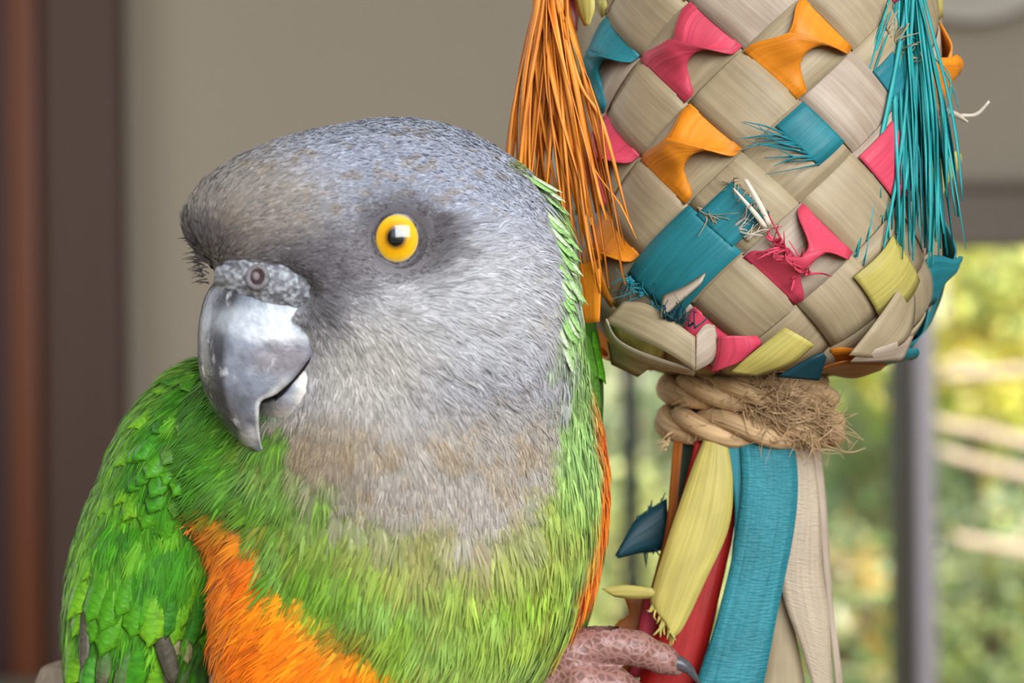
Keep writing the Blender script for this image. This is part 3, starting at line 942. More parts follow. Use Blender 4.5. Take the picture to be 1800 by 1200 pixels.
bc = mixc(bc, lin(226, 226, 226), blob(px, py, 500, 592, 62, 9, .6) * .8 * isn)  # painted highlight streak on the upper side
bc = mixc(bc, lin(200, 206, 214), blob(px, py, 480, 565, 100, 26, .7) * .8 * isn)  # softer bluish highlight painted around it
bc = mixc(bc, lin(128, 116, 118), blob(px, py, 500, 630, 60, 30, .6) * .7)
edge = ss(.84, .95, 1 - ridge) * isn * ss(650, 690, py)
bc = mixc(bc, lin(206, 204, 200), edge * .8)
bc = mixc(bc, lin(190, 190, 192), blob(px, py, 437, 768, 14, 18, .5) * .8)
M['beak'] = mat_attr('beak_keratin', 0.36, 0.5, speck=.28, sscale=620, bump=.5, bscale=800, coat=.1, flake=.85)
capr = np.array([np.arange(mc)])
Vb = Gc.reshape(-1, 3)
cap1 = np.stack([np.full(mc, len(Vb)), np.roll(np.arange(mc), -1), np.arange(mc)], -1)
cap2 = np.stack([np.full(mc, len(Vb) + 1), (n_ - 1) * mc + np.arange(mc), (n_ - 1) * mc + np.roll(np.arange(mc), -1)], -1)
Vb = np.vstack([Vb, Gc[0].mean(0), Gc[-1].mean(0)])
bcol = np.vstack([bc.reshape(-1, 3), lin(110, 110, 116), lin(150, 150, 155)])
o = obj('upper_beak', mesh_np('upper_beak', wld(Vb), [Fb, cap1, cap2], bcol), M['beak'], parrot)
o['label'] = 'large hooked grey upper beak'
# lower beak: a rounded scoop behind the hook, its rim cut along the gape
k, n2 = 40, 26
th_ = np.linspace(0, math.pi, n2)[:, None]; ph_ = np.arange(k)[None, :] * 2 * math.pi / k
ef = 60 + 78 * np.sin(th_) * np.cos(ph_)
el = 90 * np.sin(th_) ** .8 * np.sign(np.sin(ph_)) * np.abs(np.sin(ph_)) ** .6
epy = 682 - 70 * np.cos(th_) + 0 * ph_
rim = np.interp(ef, [30, 60, 85, 108, 140], [608, 626, 658, 694, 712])
epy = np.maximum(epy, rim)
Gl = hp(ef, epy, el)
px, py = to_px(Gl)
lc = np.broadcast_to(lin(146, 150, 160), Gl.shape).copy()
lc = mixc(lc, lin(214, 206, 196), np.maximum(ss(512, 528, px + 6 * np.sin(py * .2)), ss(708, 726, py)) * .9)
lc = mixc(lc, lin(120, 112, 112), blob(px, py, 495, 715, 30, 12, .6) * .6)
Fl = grid_faces(n2, k, wrap=True)
o = obj('lower_beak', mesh_np('lower_beak', wld(Gl.reshape(-1, 3)), Fl, lc.reshape(-1, 3)), M['beak'], parrot)
o['label'] = 'rounded grey lower beak with chipped pale rim'
# dark mouth lining between the two
M['mouth'] = mat_noise('mouth_lining', lin(30, 22, 26), lin(22, 16, 20), (5, 5, 5), 0.6, 0.2)
tm = catmull(UB[:5, 2:5], 24)
Gm = np.stack([hp(tm[:, 0] + 2, tm[:, 1] - 4, tm[:, 2] * .96), hp(tm[:, 0] - 3, tm[:, 1] + 6, tm[:, 2] * .9), hp(tm[:, 0] - 8, tm[:, 1] + 14, tm[:, 2] * .72),
               hp(tm[:, 0] - 8, tm[:, 1] + 14, -tm[:, 2] * .72), hp(tm[:, 0] - 3, tm[:, 1] + 6, -tm[:, 2] * .9), hp(tm[:, 0] + 2, tm[:, 1] - 4, -tm[:, 2] * .96)], 1)
sheet_obj('mouth', Gm, M['mouth'], parrot, 2.0)
# cere: bare pebbled skin over the beak base
V3, F3 = surface_net(cere_e, cc_ - 175, cc_ + 175, 3.0)
N3 = grad(cere_e, V3)
px, py = to_px(V3)
peb = hash_noise(V3[:, 0] + .6 * V3[:, 1], V3[:, 2], 4.4, 21) * .65 + hash_noise(V3[:, 0], V3[:, 2] - .5 * V3[:, 1], 7, 22) * .35
V3 = V3 + N3 * ((peb - .5) * 5)[:, None]
c3 = mixc(lin(106, 105, 110)[None], lin(172, 177, 183)[None], ss(.38, .78, peb))
M['cere'] = mat_attr('cere_skin', 0.5, 0.4, speck=.2, sscale=1800, bump=.4, bscale=2500)
cere = obj('cere', mesh_np('cere', wld(V3), F3, c3), M['cere'], parrot)
cere['label'] = 'grey pebbled cere'
np_, okn = surf_at(cere_e, [453], [487])
np_ = np_[0]; nn = grad(cere_e, np_[None])[0]
nu = nrm(np.array([0, 0, 1.]) - nn * nn[2]); nr = np.cross(nu, nn)
acc = Acc()
a = np.linspace(0, 2 * math.pi, 33)
Vt, Ft, ut = tube(np_ + nr * (16 * np.cos(a))[:, None] + nu * (17 * np.sin(a))[:, None] + nn * 1.5, 4.5, 8, False)
acc.add(Vt, Ft, ut, lin(120, 114, 118))
k = 24
aa = np.arange(k) * 2 * math.pi / k
rr2 = np.array([.5, 6, 11, 16])
Vd = np_ + (rr2[:, None] * np.cos(aa))[..., None] * nr + (rr2[:, None] * np.sin(aa))[..., None] * nu + (np.array([2.5, 2.5, 2.0, 1.8])[:, None] + 0 * aa)[..., None] * nn
acc.add(Vd.reshape(-1, 3), grid_faces(4, k, wrap=True), col=lin(58, 46, 48))
c = np_ + nu * 1 - nr * 3 + nn * 2
Vt, Ft, ut = tube(np.stack([c - nn * 4, c, c + nn * 3, c + nn * 4.5]), [8, 8, 5, .6], 12)
acc.add(Vt, Ft, ut, lin(122, 108, 108))
acc.obj('nostril', M['lid'], cere)
# rictal bristles in front of the forehead
acc = Acc()
for _ in range(46):
    y0 = rng.uniform(418, 500); x0 = np.interp(y0, [418, 440, 500], [338, 345, 362]) + rng.uniform(-2, 12)
    p0 = pl(x0, y0, -175); p1 = p0 + np.array([-rng.uniform(10, 26), -4, rng.uniform(-8, 6)])
    Vt, Ft, ut = tube(np.stack([p0, (p0 + p1) / 2 + np.array([0, 0, 2.]), p1]), [1.2, .9, .3], 4)
    acc.add(Vt, Ft, ut, lin(52, 46, 46))
o = acc.obj('bristle', M['lid'], parrot); o['kind'] = 'stuff'

# --- wings with single feathers ---------------------------------------------
Rw = rot(0, 90)      # f axis pointing down
def axis_R(d):
    d = nrm(np.asarray(d, float)); l = np.array([0, -1., 0]); l = nrm(l - d * (l @ d))
    return np.stack([d, l, np.cross(d, l)])
wing_l = blend([(ell(pl(292, 935, 170), (320, 120, 138), axis_R((-.36, .0, -1))), 1),
                (ell(pl(352, 790, 150), (150, 125, 110), axis_R((-.75, .1, -1))), 60),
                (ell(pl(250, 1150, 210), (330, 80, 118), axis_R((-.12, .15, -1))), 60)])
wing_r = blend([(ell(pl(998, 740, 225), (240, 110, 66), axis_R((-.06, .1, -1))), 1), (ell(pl(940, 1120, 300), (330, 100, 90), axis_R((-.35, .15, -1))), 80)])
M['wing_skin'] = mat_noise('wing_down', lin(62, 104, 32), lin(50, 88, 28), (30, 30, 30), 0.9, 0.1)
def feather_mesh(name, L, W, c1, c2, seed, curl=.10, notch=True, tipc=None):
    """single vaned feather along +x, width y, outward z (px units, unscaled to metres by S)"""
    r = np.random.default_rng(seed)
    n, m = 13, 7
    t = np.linspace(0, 1, n)[:, None]; s = np.linspace(-1, 1, m)[None, :]
    wprof = np.interp(t, [0, .12, .35, .7, .88, .96, 1], [.18, .6, .95, 1, .78, .48, .06])
    x = L * (t - .06 * (1 - s ** 2) * 0 - .05 * np.abs(s) * (t > .9))
    y = W / 2 * s * wprof
    z = -curl * L * (t - .4) ** 2 * 1.0 - .16 * W * (s * wprof) ** 2 + 1.6 * (np.abs(s) < .05)
    if notch:
        y = y + r.normal(0, .012 * W, (n, m)) * (np.abs(s) > .6)
        x = x + r.normal(0, .012 * L, (n, m)) * (np.abs(s) > .6) * (t > .5)
    G = np.stack(np.broadcast_arrays(x, y, z), -1)
    mixm = np.clip(np.abs(s) * .6 + .25 * r.random((n, m)) + 0 * t, 0, 1)
    col = mixc(np.broadcast_to(c1, G.shape), c2, mixm)
    if tipc is not None: col = mixc(col, tipc, ss(.55, .95, t + 0 * s + .1 * r.normal(0, 1, (n, m))))
    Vf, Ff, uv = sheet(G, 1.6)
    return mesh_np(name, Vf * S, Ff, np.vstack([col.reshape(-1, 3)] * 2), uv + r.uniform(0, 2000, 2))
def mat_vane():
    m, nt, b = mat_new('feather_vane')
    L = nt.links.new
    at = node(nt, 'ShaderNodeVertexColor', layer_name='Col')
    uv = node(nt, 'ShaderNodeUVMap', uv_map='UVMap')
    mp = node(nt, 'ShaderNodeMapping'); mp.inputs['Scale'].default_value = (.05, .16, 1); mp.inputs['Rotation'].default_value = (0, 0, .6)
    nz = node(nt, 'ShaderNodeTexNoise', Scale=1.0, Detail=3.0)
    mr = node(nt, 'ShaderNodeMapRange')
    mr.inputs[1].default_value, mr.inputs[2].default_value, mr.inputs[3].default_value, mr.inputs[4].default_value = .3, .7, .72, 1.28
    mu = node(nt, 'ShaderNodeVectorMath', operation='MULTIPLY')
    L(uv.outputs[0], mp.inputs[0]); L(mp.outputs[0], nz.inputs['Vector']); L(nz.outputs[0], mr.inputs[0])
    L(at.outputs[0], mu.inputs[0]); L(mr.outputs[0], mu.inputs[1]); L(mu.outputs[0], b.inputs['Base Color'])
    b.inputs['Roughness'].default_value = .5
    b.inputs['Specular IOR Level'].default_value = .3
    bp = node(nt, 'ShaderNodeBump', Strength=.4, Distance=.0003)
    L(nz.outputs[0], bp.inputs['Height']); L(bp.outputs[0], b.inputs['Normal'])
    return m
M['vane'] = mat_vane()
FM = []
palette = [((62, 130, 18), (88, 152, 28)), ((52, 124, 20), (78, 148, 32)), ((90, 150, 26), (120, 170, 36)), ((44, 108, 24), (70, 134, 40)), ((66, 116, 32), (100, 142, 54))]
for i, (a, b) in enumerate(palette):
    FM.append(feather_mesh('feather', 100, 58, lin(*a), lin(*b), 100 + i))
FM_long = [feather_mesh('feather', 100, 34, lin(58, 126, 34), lin(84, 150, 48), 120, .05), feather_mesh('feather', 100, 32, lin(64, 110, 48), lin(104, 128, 76), 121, .05, tipc=lin(92, 88, 66)),
           feather_mesh('feather', 100, 34, lin(74, 68, 56), lin(92, 90, 72), 122, .05)]
FM_pale = feather_mesh('feather', 100, 30, lin(150, 146, 104), lin(120, 124, 80), 123, .06)
FM_grey = feather_mesh('feather', 100, 40, lin(112, 112, 100), lin(150, 148, 132), 124, .06)
def put_feather(me, f, px, py, dx, dy, L, W, lift, parent, out=4.0, roll=0.0):
    """place a feather on surface f at a pixel, pointing along (dx,dy)"""
    p, ok = surf_at(f, [px], [py])
    if not ok[0]: return None
    p = p[0]; N = grad(f, p[None])[0]
    T = np.array([dx, 0, -dy]); T = nrm(T - N * (T @ N))
    T = nrm(T + N * lift); B = np.cross(N, T); B = nrm(B + N * roll); N2 = np.cross(T, B)
    o = bpy.data.objects.new('feather', me)
    C.objects.link(o)
    o.parent = parent
    R = np.stack([T, B, N2], 1)
    Rr = np.array([[CR, 0, SR], [0, 1, 0], [-SR, 0, CR]]) @ R
    sc = np.diag([L / 100., W / 58., (L + W) / 158.])
    mt = np.eye(4); mt[:3, :3] = Rr @ sc; mt[:3, 3] = wld(p + N * out) - origin_of(parent)
    o.matrix_local = Matrix(mt.tolist())
    if len(me.materials) == 0: me.materials.append(M['vane'])
    return o
def make_wing(f, lo, hi, label):
    Vw, Fw = surface_net(f, lo, hi, 12.0)
    o = obj('wing', mesh_np('wing', wld(Vw), Fw), M['wing_skin'], parrot)
    o['label'] = label
    return o
wl_o = make_wing(wing_l, (-950, -60, -1050), (-380, 460, 20), 'folded green wing')
rw = np.random.default_rng(5)
# rows of coverts from the tip of the wing up to the shoulder, so that upper ones lie on lower ones
left_e = lambda y: np.interp(y, [640, 680, 740, 830, 940, 1060, 1200, 1400], [352, 300, 240, 192, 152, 118, 112, 120])
right_e = lambda y: np.interp(y, [640, 700, 800, 1000, 1200, 1400], [400, 440, 440, 415, 395, 380])
rows = np.concatenate([np.arange(1330, 1000, -66), np.arange(985, 640, -36)])
nput = 0
for ri, y in enumerate(rows):
    xa, xb = left_e(y) + 14, right_e(y) + 6
    L = np.interp(y, [650, 800, 950, 1100, 1300], [92, 120, 150, 190, 230])
    W = np.interp(y, [650, 800, 950, 1100, 1300], [34, 42, 48, 56, 64])
    ncol = max(2, int(round((xb - xa) / (W * .56))))
    for ci in range(ncol):
        x = xa + (xb - xa) * (ci + .5 + (.5 if ri % 2 else 0) - .25) / ncol + rw.normal(0, 4)
        yy = y + rw.normal(0, 7)
        t = (x - xa) / max(xb - xa, 1)
        dx = np.interp(yy, [650, 800, 1000, 1200], [-.95, -.5, -.25, -.1]) * (1.1 - .7 * t) + rw.normal(0, .06)
        bot = yy > 1010
        if bot and rw.random() < .35: me = FM_long[rw.choice([0, 1, 1])]; Wf = W * 1.1
        else: me = FM[rw.choice([0, 1, 2, 3, 4], p=[.3, .28, .16, .16, .1])] if t > .14 else FM[2]; Wf = W * 1.15
        put_feather(me, wing_l, x, yy, dx, 1, L * rw.uniform(.88, 1.12), Wf, (.05 if yy > 900 else .015) + rw.uniform(0, .04), wl_o, 3 + rw.uniform(0, 3), rw.normal(0, .04))
# a few worn, pale and greyish feathers at the inner edge and low on the wing
for (x, y, dx, L, W, me) in ((372, 985, .15, 62, 34, FM_grey), (392, 1000, .1, 50, 30, FM_grey), (296, 1050, .1, 120, 40, FM_pale), (282, 1085, .15, 110, 34, FM_pale), (322, 1070, .18, 110, 34, FM_pale),
                             (152, 1030, .22, 150, 34, FM_long[2]), (262, 1050, .28, 170, 36, FM_long[2]), (395, 1130, .1, 110, 44, FM_grey)):
    put_feather(me, wing_l, x, y, dx, 1, L, W * 1.6, .09, wl_o, 8)
# soft barbs over the shoulder and between the coverts
Vw, Fw = surface_net(wing_l, (-950, -60, -1050), (-380, 460, 20), 12.0)
r = np.random.default_rng(15)
fw = Vw[Fw].mean(1)
wpx, wpy = to_px(fw)
pw = np.where(fw[:, 1] < 260, 1.0, .3) * (1.15 - .65 * ss(860, 1040, wpy)) * (wpy < 1300)
NB = 4600
P = fw[r.choice(len(fw), NB, p=pw / pw.sum())] + r.normal(0, 5, (NB, 3))
P = P - wing_l(P)[:, None] * grad(wing_l, P) + grad(wing_l, P) * r.uniform(3, 12, (NB, 1))
def wing_flow(px, py):
    t = np.clip((px - left_e(py)) / np.maximum(right_e(py) - left_e(py), 1), 0, 1)
    dx = np.interp(py, [650, 800, 1000, 1200], [-.95, -.5, -.25, -.1]) * (1.1 - .7 * t)
    return nrm(np.stack([dx, np.ones_like(dx)], -1))
def wing_col(px, py):
    n1 = hash_noise(px, py, 40, 5); n2 = hash_noise(px, py, 16, 6)
    c = mixc(np.broadcast_to(lin(66, 142, 18), (len(px), 3)), lin(104, 168, 36), ss(.35, .8, n1))
    c = mixc(c, lin(50, 104, 28), ss(.55, .85, n2) * .7)
    return mixc(c, lin(122, 170, 50), (1 - ss(0, 40, px - left_e(py))) * .7)
acc = Acc()
_, wpy = to_px(P)
feathers(acc, P, np.interp(wpy, [650, 900, 1200], [58, 74, 90]) * r.uniform(.7, 1.2, len(P)), np.interp(wpy, [650, 900, 1200], [26, 32, 36]) * r.uniform(.7, 1.2, len(P)), r.uniform(.01, .07, len(P)), 9, r, wing_col, .15, sf=wing_l, fl=wing_flow)
acc.obj('covert_barbs', M['plumage'], wl_o)['kind'] = 'stuff'
wr_o = make_wing(wing_r, (-200, 80, -1050), (320, 560, 140), 'far folded wing')
for y in np.arange(860, 540, -46):
    for x in (1000, 1025, 1044):
        put_feather(FM[rw.integers(0, 5)], wing_r, x, y + rw.normal(0, 6), .0, 1, 100, 44, .02, wr_o, 1)

# nape: pointed pale green feathers along the back of the head
FM_nape = [feather_mesh('nape_feather', 100, 26, lin(128, 176, 92), lin(160, 194, 126), 140, .04), feather_mesh('nape_feather', 100, 24, lin(172, 192, 146), lin(202, 208, 184), 141, .04)]
for i in range(64):
    y = rw.uniform(275, 600)
    x = np.interp(y, [270, 330, 400, 500, 600], [915, 955, 985, 1000, 1000]) - rw.uniform(0, 22)
    o = put_feather(FM_nape[int(rw.random() < .35)], body_f, x, y, .8 + rw.normal(0, .1), np.interp(y, [270, 400, 500, 600], [.7, .45, .9, 1.3]) + rw.normal(0, .1), rw.uniform(44, 78), rw.uniform(20, 36), rw.uniform(.1, .3), parrot, 1)
    if o is not None: o.name = 'nape_feather'

# --- legs, feet, claws, tail ----------------------------------------------------
def chain(pts):
    return [(cap(pl(*a[:3]), pl(*b[:3]), a[3], b[3]), 10) for a, b in zip(pts[:-1], pts[1:])]
def foot_sdf(chs):
    parts = []
    for c in chs: parts += chain(c)
    return blend(parts)
M['foot'] = None
def mat_scaly():
    m, nt, b = mat_new('scaly_foot_skin')
    L = nt.links.new
    tc = node(nt, 'ShaderNodeTexCoord')
    vo = node(nt, 'ShaderNodeTexVoronoi', Scale=1000.0); vo.feature = 'DISTANCE_TO_EDGE'
    L(tc.outputs['Object'], vo.inputs['Vector'])
    mr = node(nt, 'ShaderNodeMapRange'); mr.inputs[1].default_value, mr.inputs[2].default_value = 0.02, .28
    L(vo.outputs['Distance'], mr.inputs[0])
    nz = node(nt, 'ShaderNodeTexNoise', Scale=140.0, Detail=3.0)
    L(tc.outputs['Object'], nz.inputs['Vector'])
    m1 = node(nt, 'ShaderNodeMix', data_type='RGBA'); m1.inputs['A'].default_value = (*lin(118, 72, 58), 1); m1.inputs['B'].default_value = (*lin(118, 88, 84), 1)
    L(nz.outputs[0], m1.inputs['Factor'])
    m2 = node(nt, 'ShaderNodeMix', data_type='RGBA'); m2.inputs['A'].default_value = (*lin(156, 114, 104), 1)
    L(mr.outputs[0], m2.inputs['Factor']); L(m1.outputs['Result'], m2.inputs['B'])
    L(m2.outputs['Result'], b.inputs['Base Color'])
    b.inputs['Roughness'].default_value = .42
    bp = node(nt, 'ShaderNodeBump', Strength=.35, Distance=.0002); bp.invert = True
    L(mr.outputs[0], bp.inputs['Height']); L(bp.outputs[0], b.inputs['Normal'])
    return m
M['foot'] = mat_scaly()
M['claw'] = mat_noise('dark_claw', lin(62, 62, 66), lin(88, 88, 92), (6, 6, 20), 0.35, 0.5)
toe_a = [(945, 1205, 128, 44), (1000, 1148, 112, 40), (1060, 1130, 108, 35), (1120, 1140, 112, 31), (1165, 1158, 120, 26), (1188, 1170, 126, 18)]
toe_b = [(950, 1230, 128, 46), (1020, 1200, 96, 40), (1080, 1208, 98, 35), (1130, 1235, 110, 28), (1160, 1262, 122, 18)]
toe_c = [(930, 1240, 150, 40), (985, 1230, 240, 30), (1060, 1235, 330, 26), (1120, 1262, 360, 16)]
toe_d = [(930, 1250, 150, 40), (960, 1290, 240, 30), (1040, 1310, 330, 26), (1100, 1330, 360, 16)]
shank = [(840, 1330, 190, 60), (900, 1270, 150, 48), (945, 1225, 130, 46)]
ft = foot_sdf([shank, toe_a, toe_b, toe_c, toe_d])
V4, F4 = surface_net(ft, pl(760, 1420, 0) - [0, 20, 0], pl(1240, 1060, 420), 6.0)
foot = obj('foot', mesh_np('foot', wld(V4), F4), M['foot'], parrot)
foot['label'] = 'pinkish brown scaly foot gripping the red strip'
def claw(p0, p1, p2, r, parent):
    P = catmull(np.stack([pl(*p0), pl(*p1), pl(*p2)]), 12)
    Vt, Ft, ut = tube(P, np.linspace(1, 0.06, 12) ** .8 * r, 10)
    return obj('claw', mesh_np('claw', wld(Vt), Ft), M['claw'], parent)
claw((1176, 1160, 120), (1206, 1172, 116), (1232, 1204, 132), 18, foot)
claw((1154, 1256, 120), (1176, 1278, 124), (1180, 1310, 140), 14, foot)
claw((1112, 1258, 358), (1140, 1280, 362), (1146, 1305, 350), 12, foot)
claw((1092, 1326, 358), (1120, 1346, 362), (1126, 1370, 350), 12, foot)
ft2 = foot_sdf([[(600, 1420, 230, 70), (600, 1490, 190, 50), (600, 1535, 170, 46)], [(600, 1530, 170, 46), (560, 1545, 100, 36), (545, 1600, 62, 30), (540, 1640, 60, 18)],
                [(600, 1530, 170, 46), (650, 1545, 100, 36), (660, 1600, 62, 30), (660, 1640, 60, 18)], [(600, 1530, 170, 46), (560, 1540, 280, 34), (550, 1600, 330, 26)], [(600, 1530, 170, 46), (650, 1540, 280, 34), (660, 1600, 330, 26)]])
V4, F4 = surface_net(ft2, pl(460, 1720, 0) - [40, 60, 40], pl(760, 1330, 420) + [60, 0, 0], 9.0)
foot2 = obj('foot', mesh_np('foot', wld(V4), F4), M['foot'], parrot)
claw((540, 1632, 60), (538, 1665, 52), (536, 1690, 66), 13, foot2)
claw((660, 1632, 60), (662, 1665, 52), (664, 1690, 66), 13, foot2)
tail = obj('tail', mesh_np('tail', *[x for x in (lambda v: (wld(v[0]), v[1]))(surface_net(ell(pl(640, 1640, 480), (300, 40, 90), axis_R((0, .35, -1))), (-560, 180, -1620), (60, 800, -600), 16.0))]), M['wing_skin'], parrot)
tail_f = ell(pl(640, 1640, 480), (300, 40, 90), axis_R((0, .35, -1)))
for i, x in enumerate((570, 605, 640, 675, 710)):
    put_feather(FM_long[i % 2], tail_f, x, 1480, (x - 640) * .002, 1, 520, 100, .02, tail, 4)
# ------------------------------------------------------------------ hanging woven toy
TCOL = {'tan': lin(162, 142, 113), 'teal': lin(36, 122, 132), 'pink': lin(206, 68, 90), 'orange': lin(226, 136, 30), 'yellow': lin(190, 176, 94), 'red': lin(168, 28, 24),
        'darkteal': lin(14, 58, 68), 'darkgreen': lin(52, 66, 50), 'brown': lin(150, 82, 26), 'cream': lin(220, 208, 190)}
M['tan'] = mat_palm('palm_tan', TCOL['tan'], .10, tint=lin(170, 153, 121), ribs=.15)
M['tan2'] = mat_palm('palm_rosy', lin(168, 146, 125), .10, tint=lin(180, 164, 146), ribs=.15)
M['cream'] = mat_palm('palm_cream', TCOL['cream'], .1)
M['tan_wrinkled'] = mat_palm('palm_wrinkled', lin(184, 166, 142), .12, wrinkle=1.6, ribs=.5)
for k_ in ('teal', 'pink', 'orange', 'yellow', 'red', 'darkteal', 'darkgreen', 'brown'):
    M[k_] = mat_palm('palm_' + k_, TCOL[k_], .18)
M['teal_wrinkled'] = mat_palm('palm_teal_wrinkled', lin(46, 128, 138), .2, wrinkle=1.8, ribs=.6)
M['rope'] = mat_palm('sisal', lin(206, 170, 126), .28, rough=.7, ribs=.8)
TW = 330.0
TCX = pl(1330, 0, TW)[0]
TR = 344.0
Z1 = 160.0              # z where the bottom starts to close (pixel row 440)
toy = thing('woven_toy', 'hanging woven palm leaf toy with coloured twists, tassels and rope tie', 'bird toy', wld(np.array([TCX, TW, -640.])))
RA, RB = 196.0, 218.0
_tau = np.linspace(0, math.pi / 2, 200)
_r = TR - RA + RA * np.cos(_tau); _z = Z1 - RB * np.sin(_tau)
_s = np.concatenate([[0], np.cumsum(np.hypot(np.diff(_r), np.diff(_z)))])
def prof(zs):
    """unrolled height -> (radius, z); below Z1 the wall curls in towards the neck"""
    s = np.maximum(Z1 - zs, 0)
    top = np.maximum(zs - 760, 0)
    return np.interp(s, _s, _r) - top * .55, np.where(zs > Z1, zs, np.interp(s, _s, _z))
def cyl(phi, zs, off=0.0):
    """phi degrees (0 = facing the camera), unrolled height zs, offset outwards"""
    r, z = prof(zs)
    sl = ss(0, _s[-1], Z1 - zs) * math.pi / 2 * .9
    a = np.radians(phi)
    rr = r + off * np.cos(sl)
    return np.stack(np.broadcast_arrays(TCX + rr * np.sin(a), TW - rr * np.cos(a), z - off * np.sin(sl)), -1)
NW = 11
DA = 180.0 / NW
PH0, ZH0 = -12.1, 600 - 178.0
def cell(i, j): return PH0 + (i - j) * DA, ZH0 - (i + j) * 90.0
AMP = 6.5
I0, I1 = -9, 7
def weave_off(i, j, over):
    o = np.cos(math.pi * (i + j))
    o = np.sign(o) * np.abs(o) ** .35
    return AMP * (o if over else -o)
for fam in (0, 1):
    for k in range(NW):
        # strip k: unrolled lattice coordinate i runs along, j = k constant (or the reverse)
        span = []
        # keep the strip between the top row and the neck: i+j from -7 to 7
        u = np.linspace(-8.0 - (k - 5), 6.6 - (k - 5), 15 * 6 + 1)
        v = np.linspace(-.5, .5, 6) * .985
        U, Vv = np.meshgrid(u, v, indexing='ij')
        jj = (k - 5) + Vv
        if fam == 0: ph, zs = cell(U, jj)
        else: ph, zs = cell(jj, U)
        off = weave_off(U, k - 5, fam == 0) + .6 * np.cos(Vv * math.pi)
        ok = zs > Z1 - _s[-1] + 4
        G = cyl(ph, np.maximum(zs, Z1 - _s[-1] + 4), off)
        last = np.argmin(ok.all(1)) if not ok.all() else len(u)
        G = G[:max(last + 3, 5)]
        sheet_obj('palm_strip', G if fam == 0 else G[:, ::-1], M['tan2'] if (k * 7 + fam * 3) % 4 == 0 else M['tan'], toy, 2.4)

def twist(i, j, colr, turn=1, pinch=.30, hgt=24, roll=0.0, fold=.55, shift=.14, width=.94, name='twisted_strip', t0=-.52, t1=.52):
    """a coloured strip over cell (i,j): runs along the '/' strip and is twisted once in the middle"""
    n, m = 25, 7
    t = np.linspace(t0, t1, n)
    s = np.linspace(-.5, .5, m) * width
    ax = np.abs(t) / .52
    wd = pinch + (1 - pinch) * ss(.1, .8, ax)
    ang = math.pi * ss(-.34, .34, t) * turn + roll
    lift = 6 + hgt * (1 - ss(.1, 1.0, ax))
    G = np.zeros((n, m, 3))
    for q in range(n):
        cr = 1 - 2 * ss(-.34, .34, t[q] + fold * s * (1 - ax[q]))
        ph, zs = cell(i + s * wd[q] * cr + shift * (1 - ss(.1, .9, ax[q])), j + t[q])
        off = lift[q] + s * wd[q] * 118 * np.sqrt(np.maximum(0, 1 - cr ** 2)) * .35 - AMP * .3 * (ax[q] > .9)
        G[q] = cyl(ph, zs, off + 1.0)
    return sheet_obj(name, G, M[colr], toy, 2.4)
# (row i+j, column i-j) -> colour; rows -1, 1, 3 are the pixel rows 90, 270, 450
TWS = {(-1, -3): 'teal', (-1, -1): 'pink', (-1, 1): 'orange', (1, -3): 'pink', (1, -1): 'orange', (3, -3): 'orange',
       (-1, -5): 'yellow', (1, -5): 'yellow', (-3, -3): 'yellow', (-3, -1): 'orange', (-3, 1): 'teal', (-3, 3): 'pink', (5, -1): 'pink',
       (-1, 5): 'orange', (1, 5): 'yellow', (1, 7): 'teal', (-1, 7): 'pink', (-1, 9): 'teal', (1, 9): 'orange', (-1, -7): 'pink', (1, -7): 'orange', (3, 7): 'pink', (3, 9): 'orange', (3, -5): 'teal', (3, -7): 'pink',
       (-3, 5): 'yellow', (-3, 7): 'orange', (-3, 9): 'teal', (-3, -5): 'pink', (-3, -7): 'teal', (5, -3): 'yellow', (5, 3): 'orange', (5, 5): 'teal', (5, 7): 'yellow', (5, 9): 'pink', (5, -5): 'orange', (5, -7): 'teal'}
for (sm, df), cn in TWS.items():
    i, j = (sm + df) // 2, (sm - df) // 2
    twist(i, j, cn, 1, pinch=random.uniform(.8, .95), hgt=random.uniform(16, 28), fold=random.uniform(.5, .8), shift=random.uniform(.08, .2))
def patch(i, j, colr, t0, t1, s0, s1, off, name='flat_strip', bow=0.0, th=2.4):
    t = np.linspace(t0, t1, 15); s = np.linspace(s0, s1, 6)
    T, Sg = np.meshgrid(t, s, indexing='ij')
    ph, zs = cell(i + Sg, j + T)
    tt = (T - t0) / (t1 - t0)
    return sheet_obj(name, cyl(ph, zs, off + bow * np.sin(math.pi * tt)), M[colr], toy, th)
fr = np.random.default_rng(77)
def fray(name, A, B, dirv, n, l0, l1, colr, wdt=3.5, curl=14, spread=.35):
    """torn fibres along the edge A-B (local points), growing along dirv"""
    acc = Acc()
    for q in range(n):
        p = A + (B - A) * fr.random()
        d = nrm(np.asarray(dirv, float) + fr.normal(0, spread, 3))
        L = fr.uniform(l0, l1)
        e1 = p + d * L * .5 + fr.normal(0, curl * .25, 3); e2 = p + d * L + fr.normal(0, curl, 3)
        P = catmull(np.stack([p - d * 4, e1, e2]), 7)
        sd = nrm(np.cross(d, [0, -1., 0])) * wdt * fr.uniform(.4, 1.1)
        prof_ = np.linspace(1, .25, 7)[:, None]
        G = np.stack([P - sd * prof_ * .5, P + sd * prof_ * .5], 1)
        Vs, Fs, uv = sheet(G, 1.0)
        acc.add(Vs, Fs, uv + fr.uniform(0, 999, 2))
    o = acc.obj(name, M[colr], toy)
    o['kind'] = 'stuff'
    return o
def edge(i, j, t, s0, s1, off):
    a_, b_ = cell(i + s0, j + t); c_, d_ = cell(i + s1, j + t)
    return cyl(np.array(a_), np.array(b_), off), cyl(np.array(c_), np.array(d_), off)
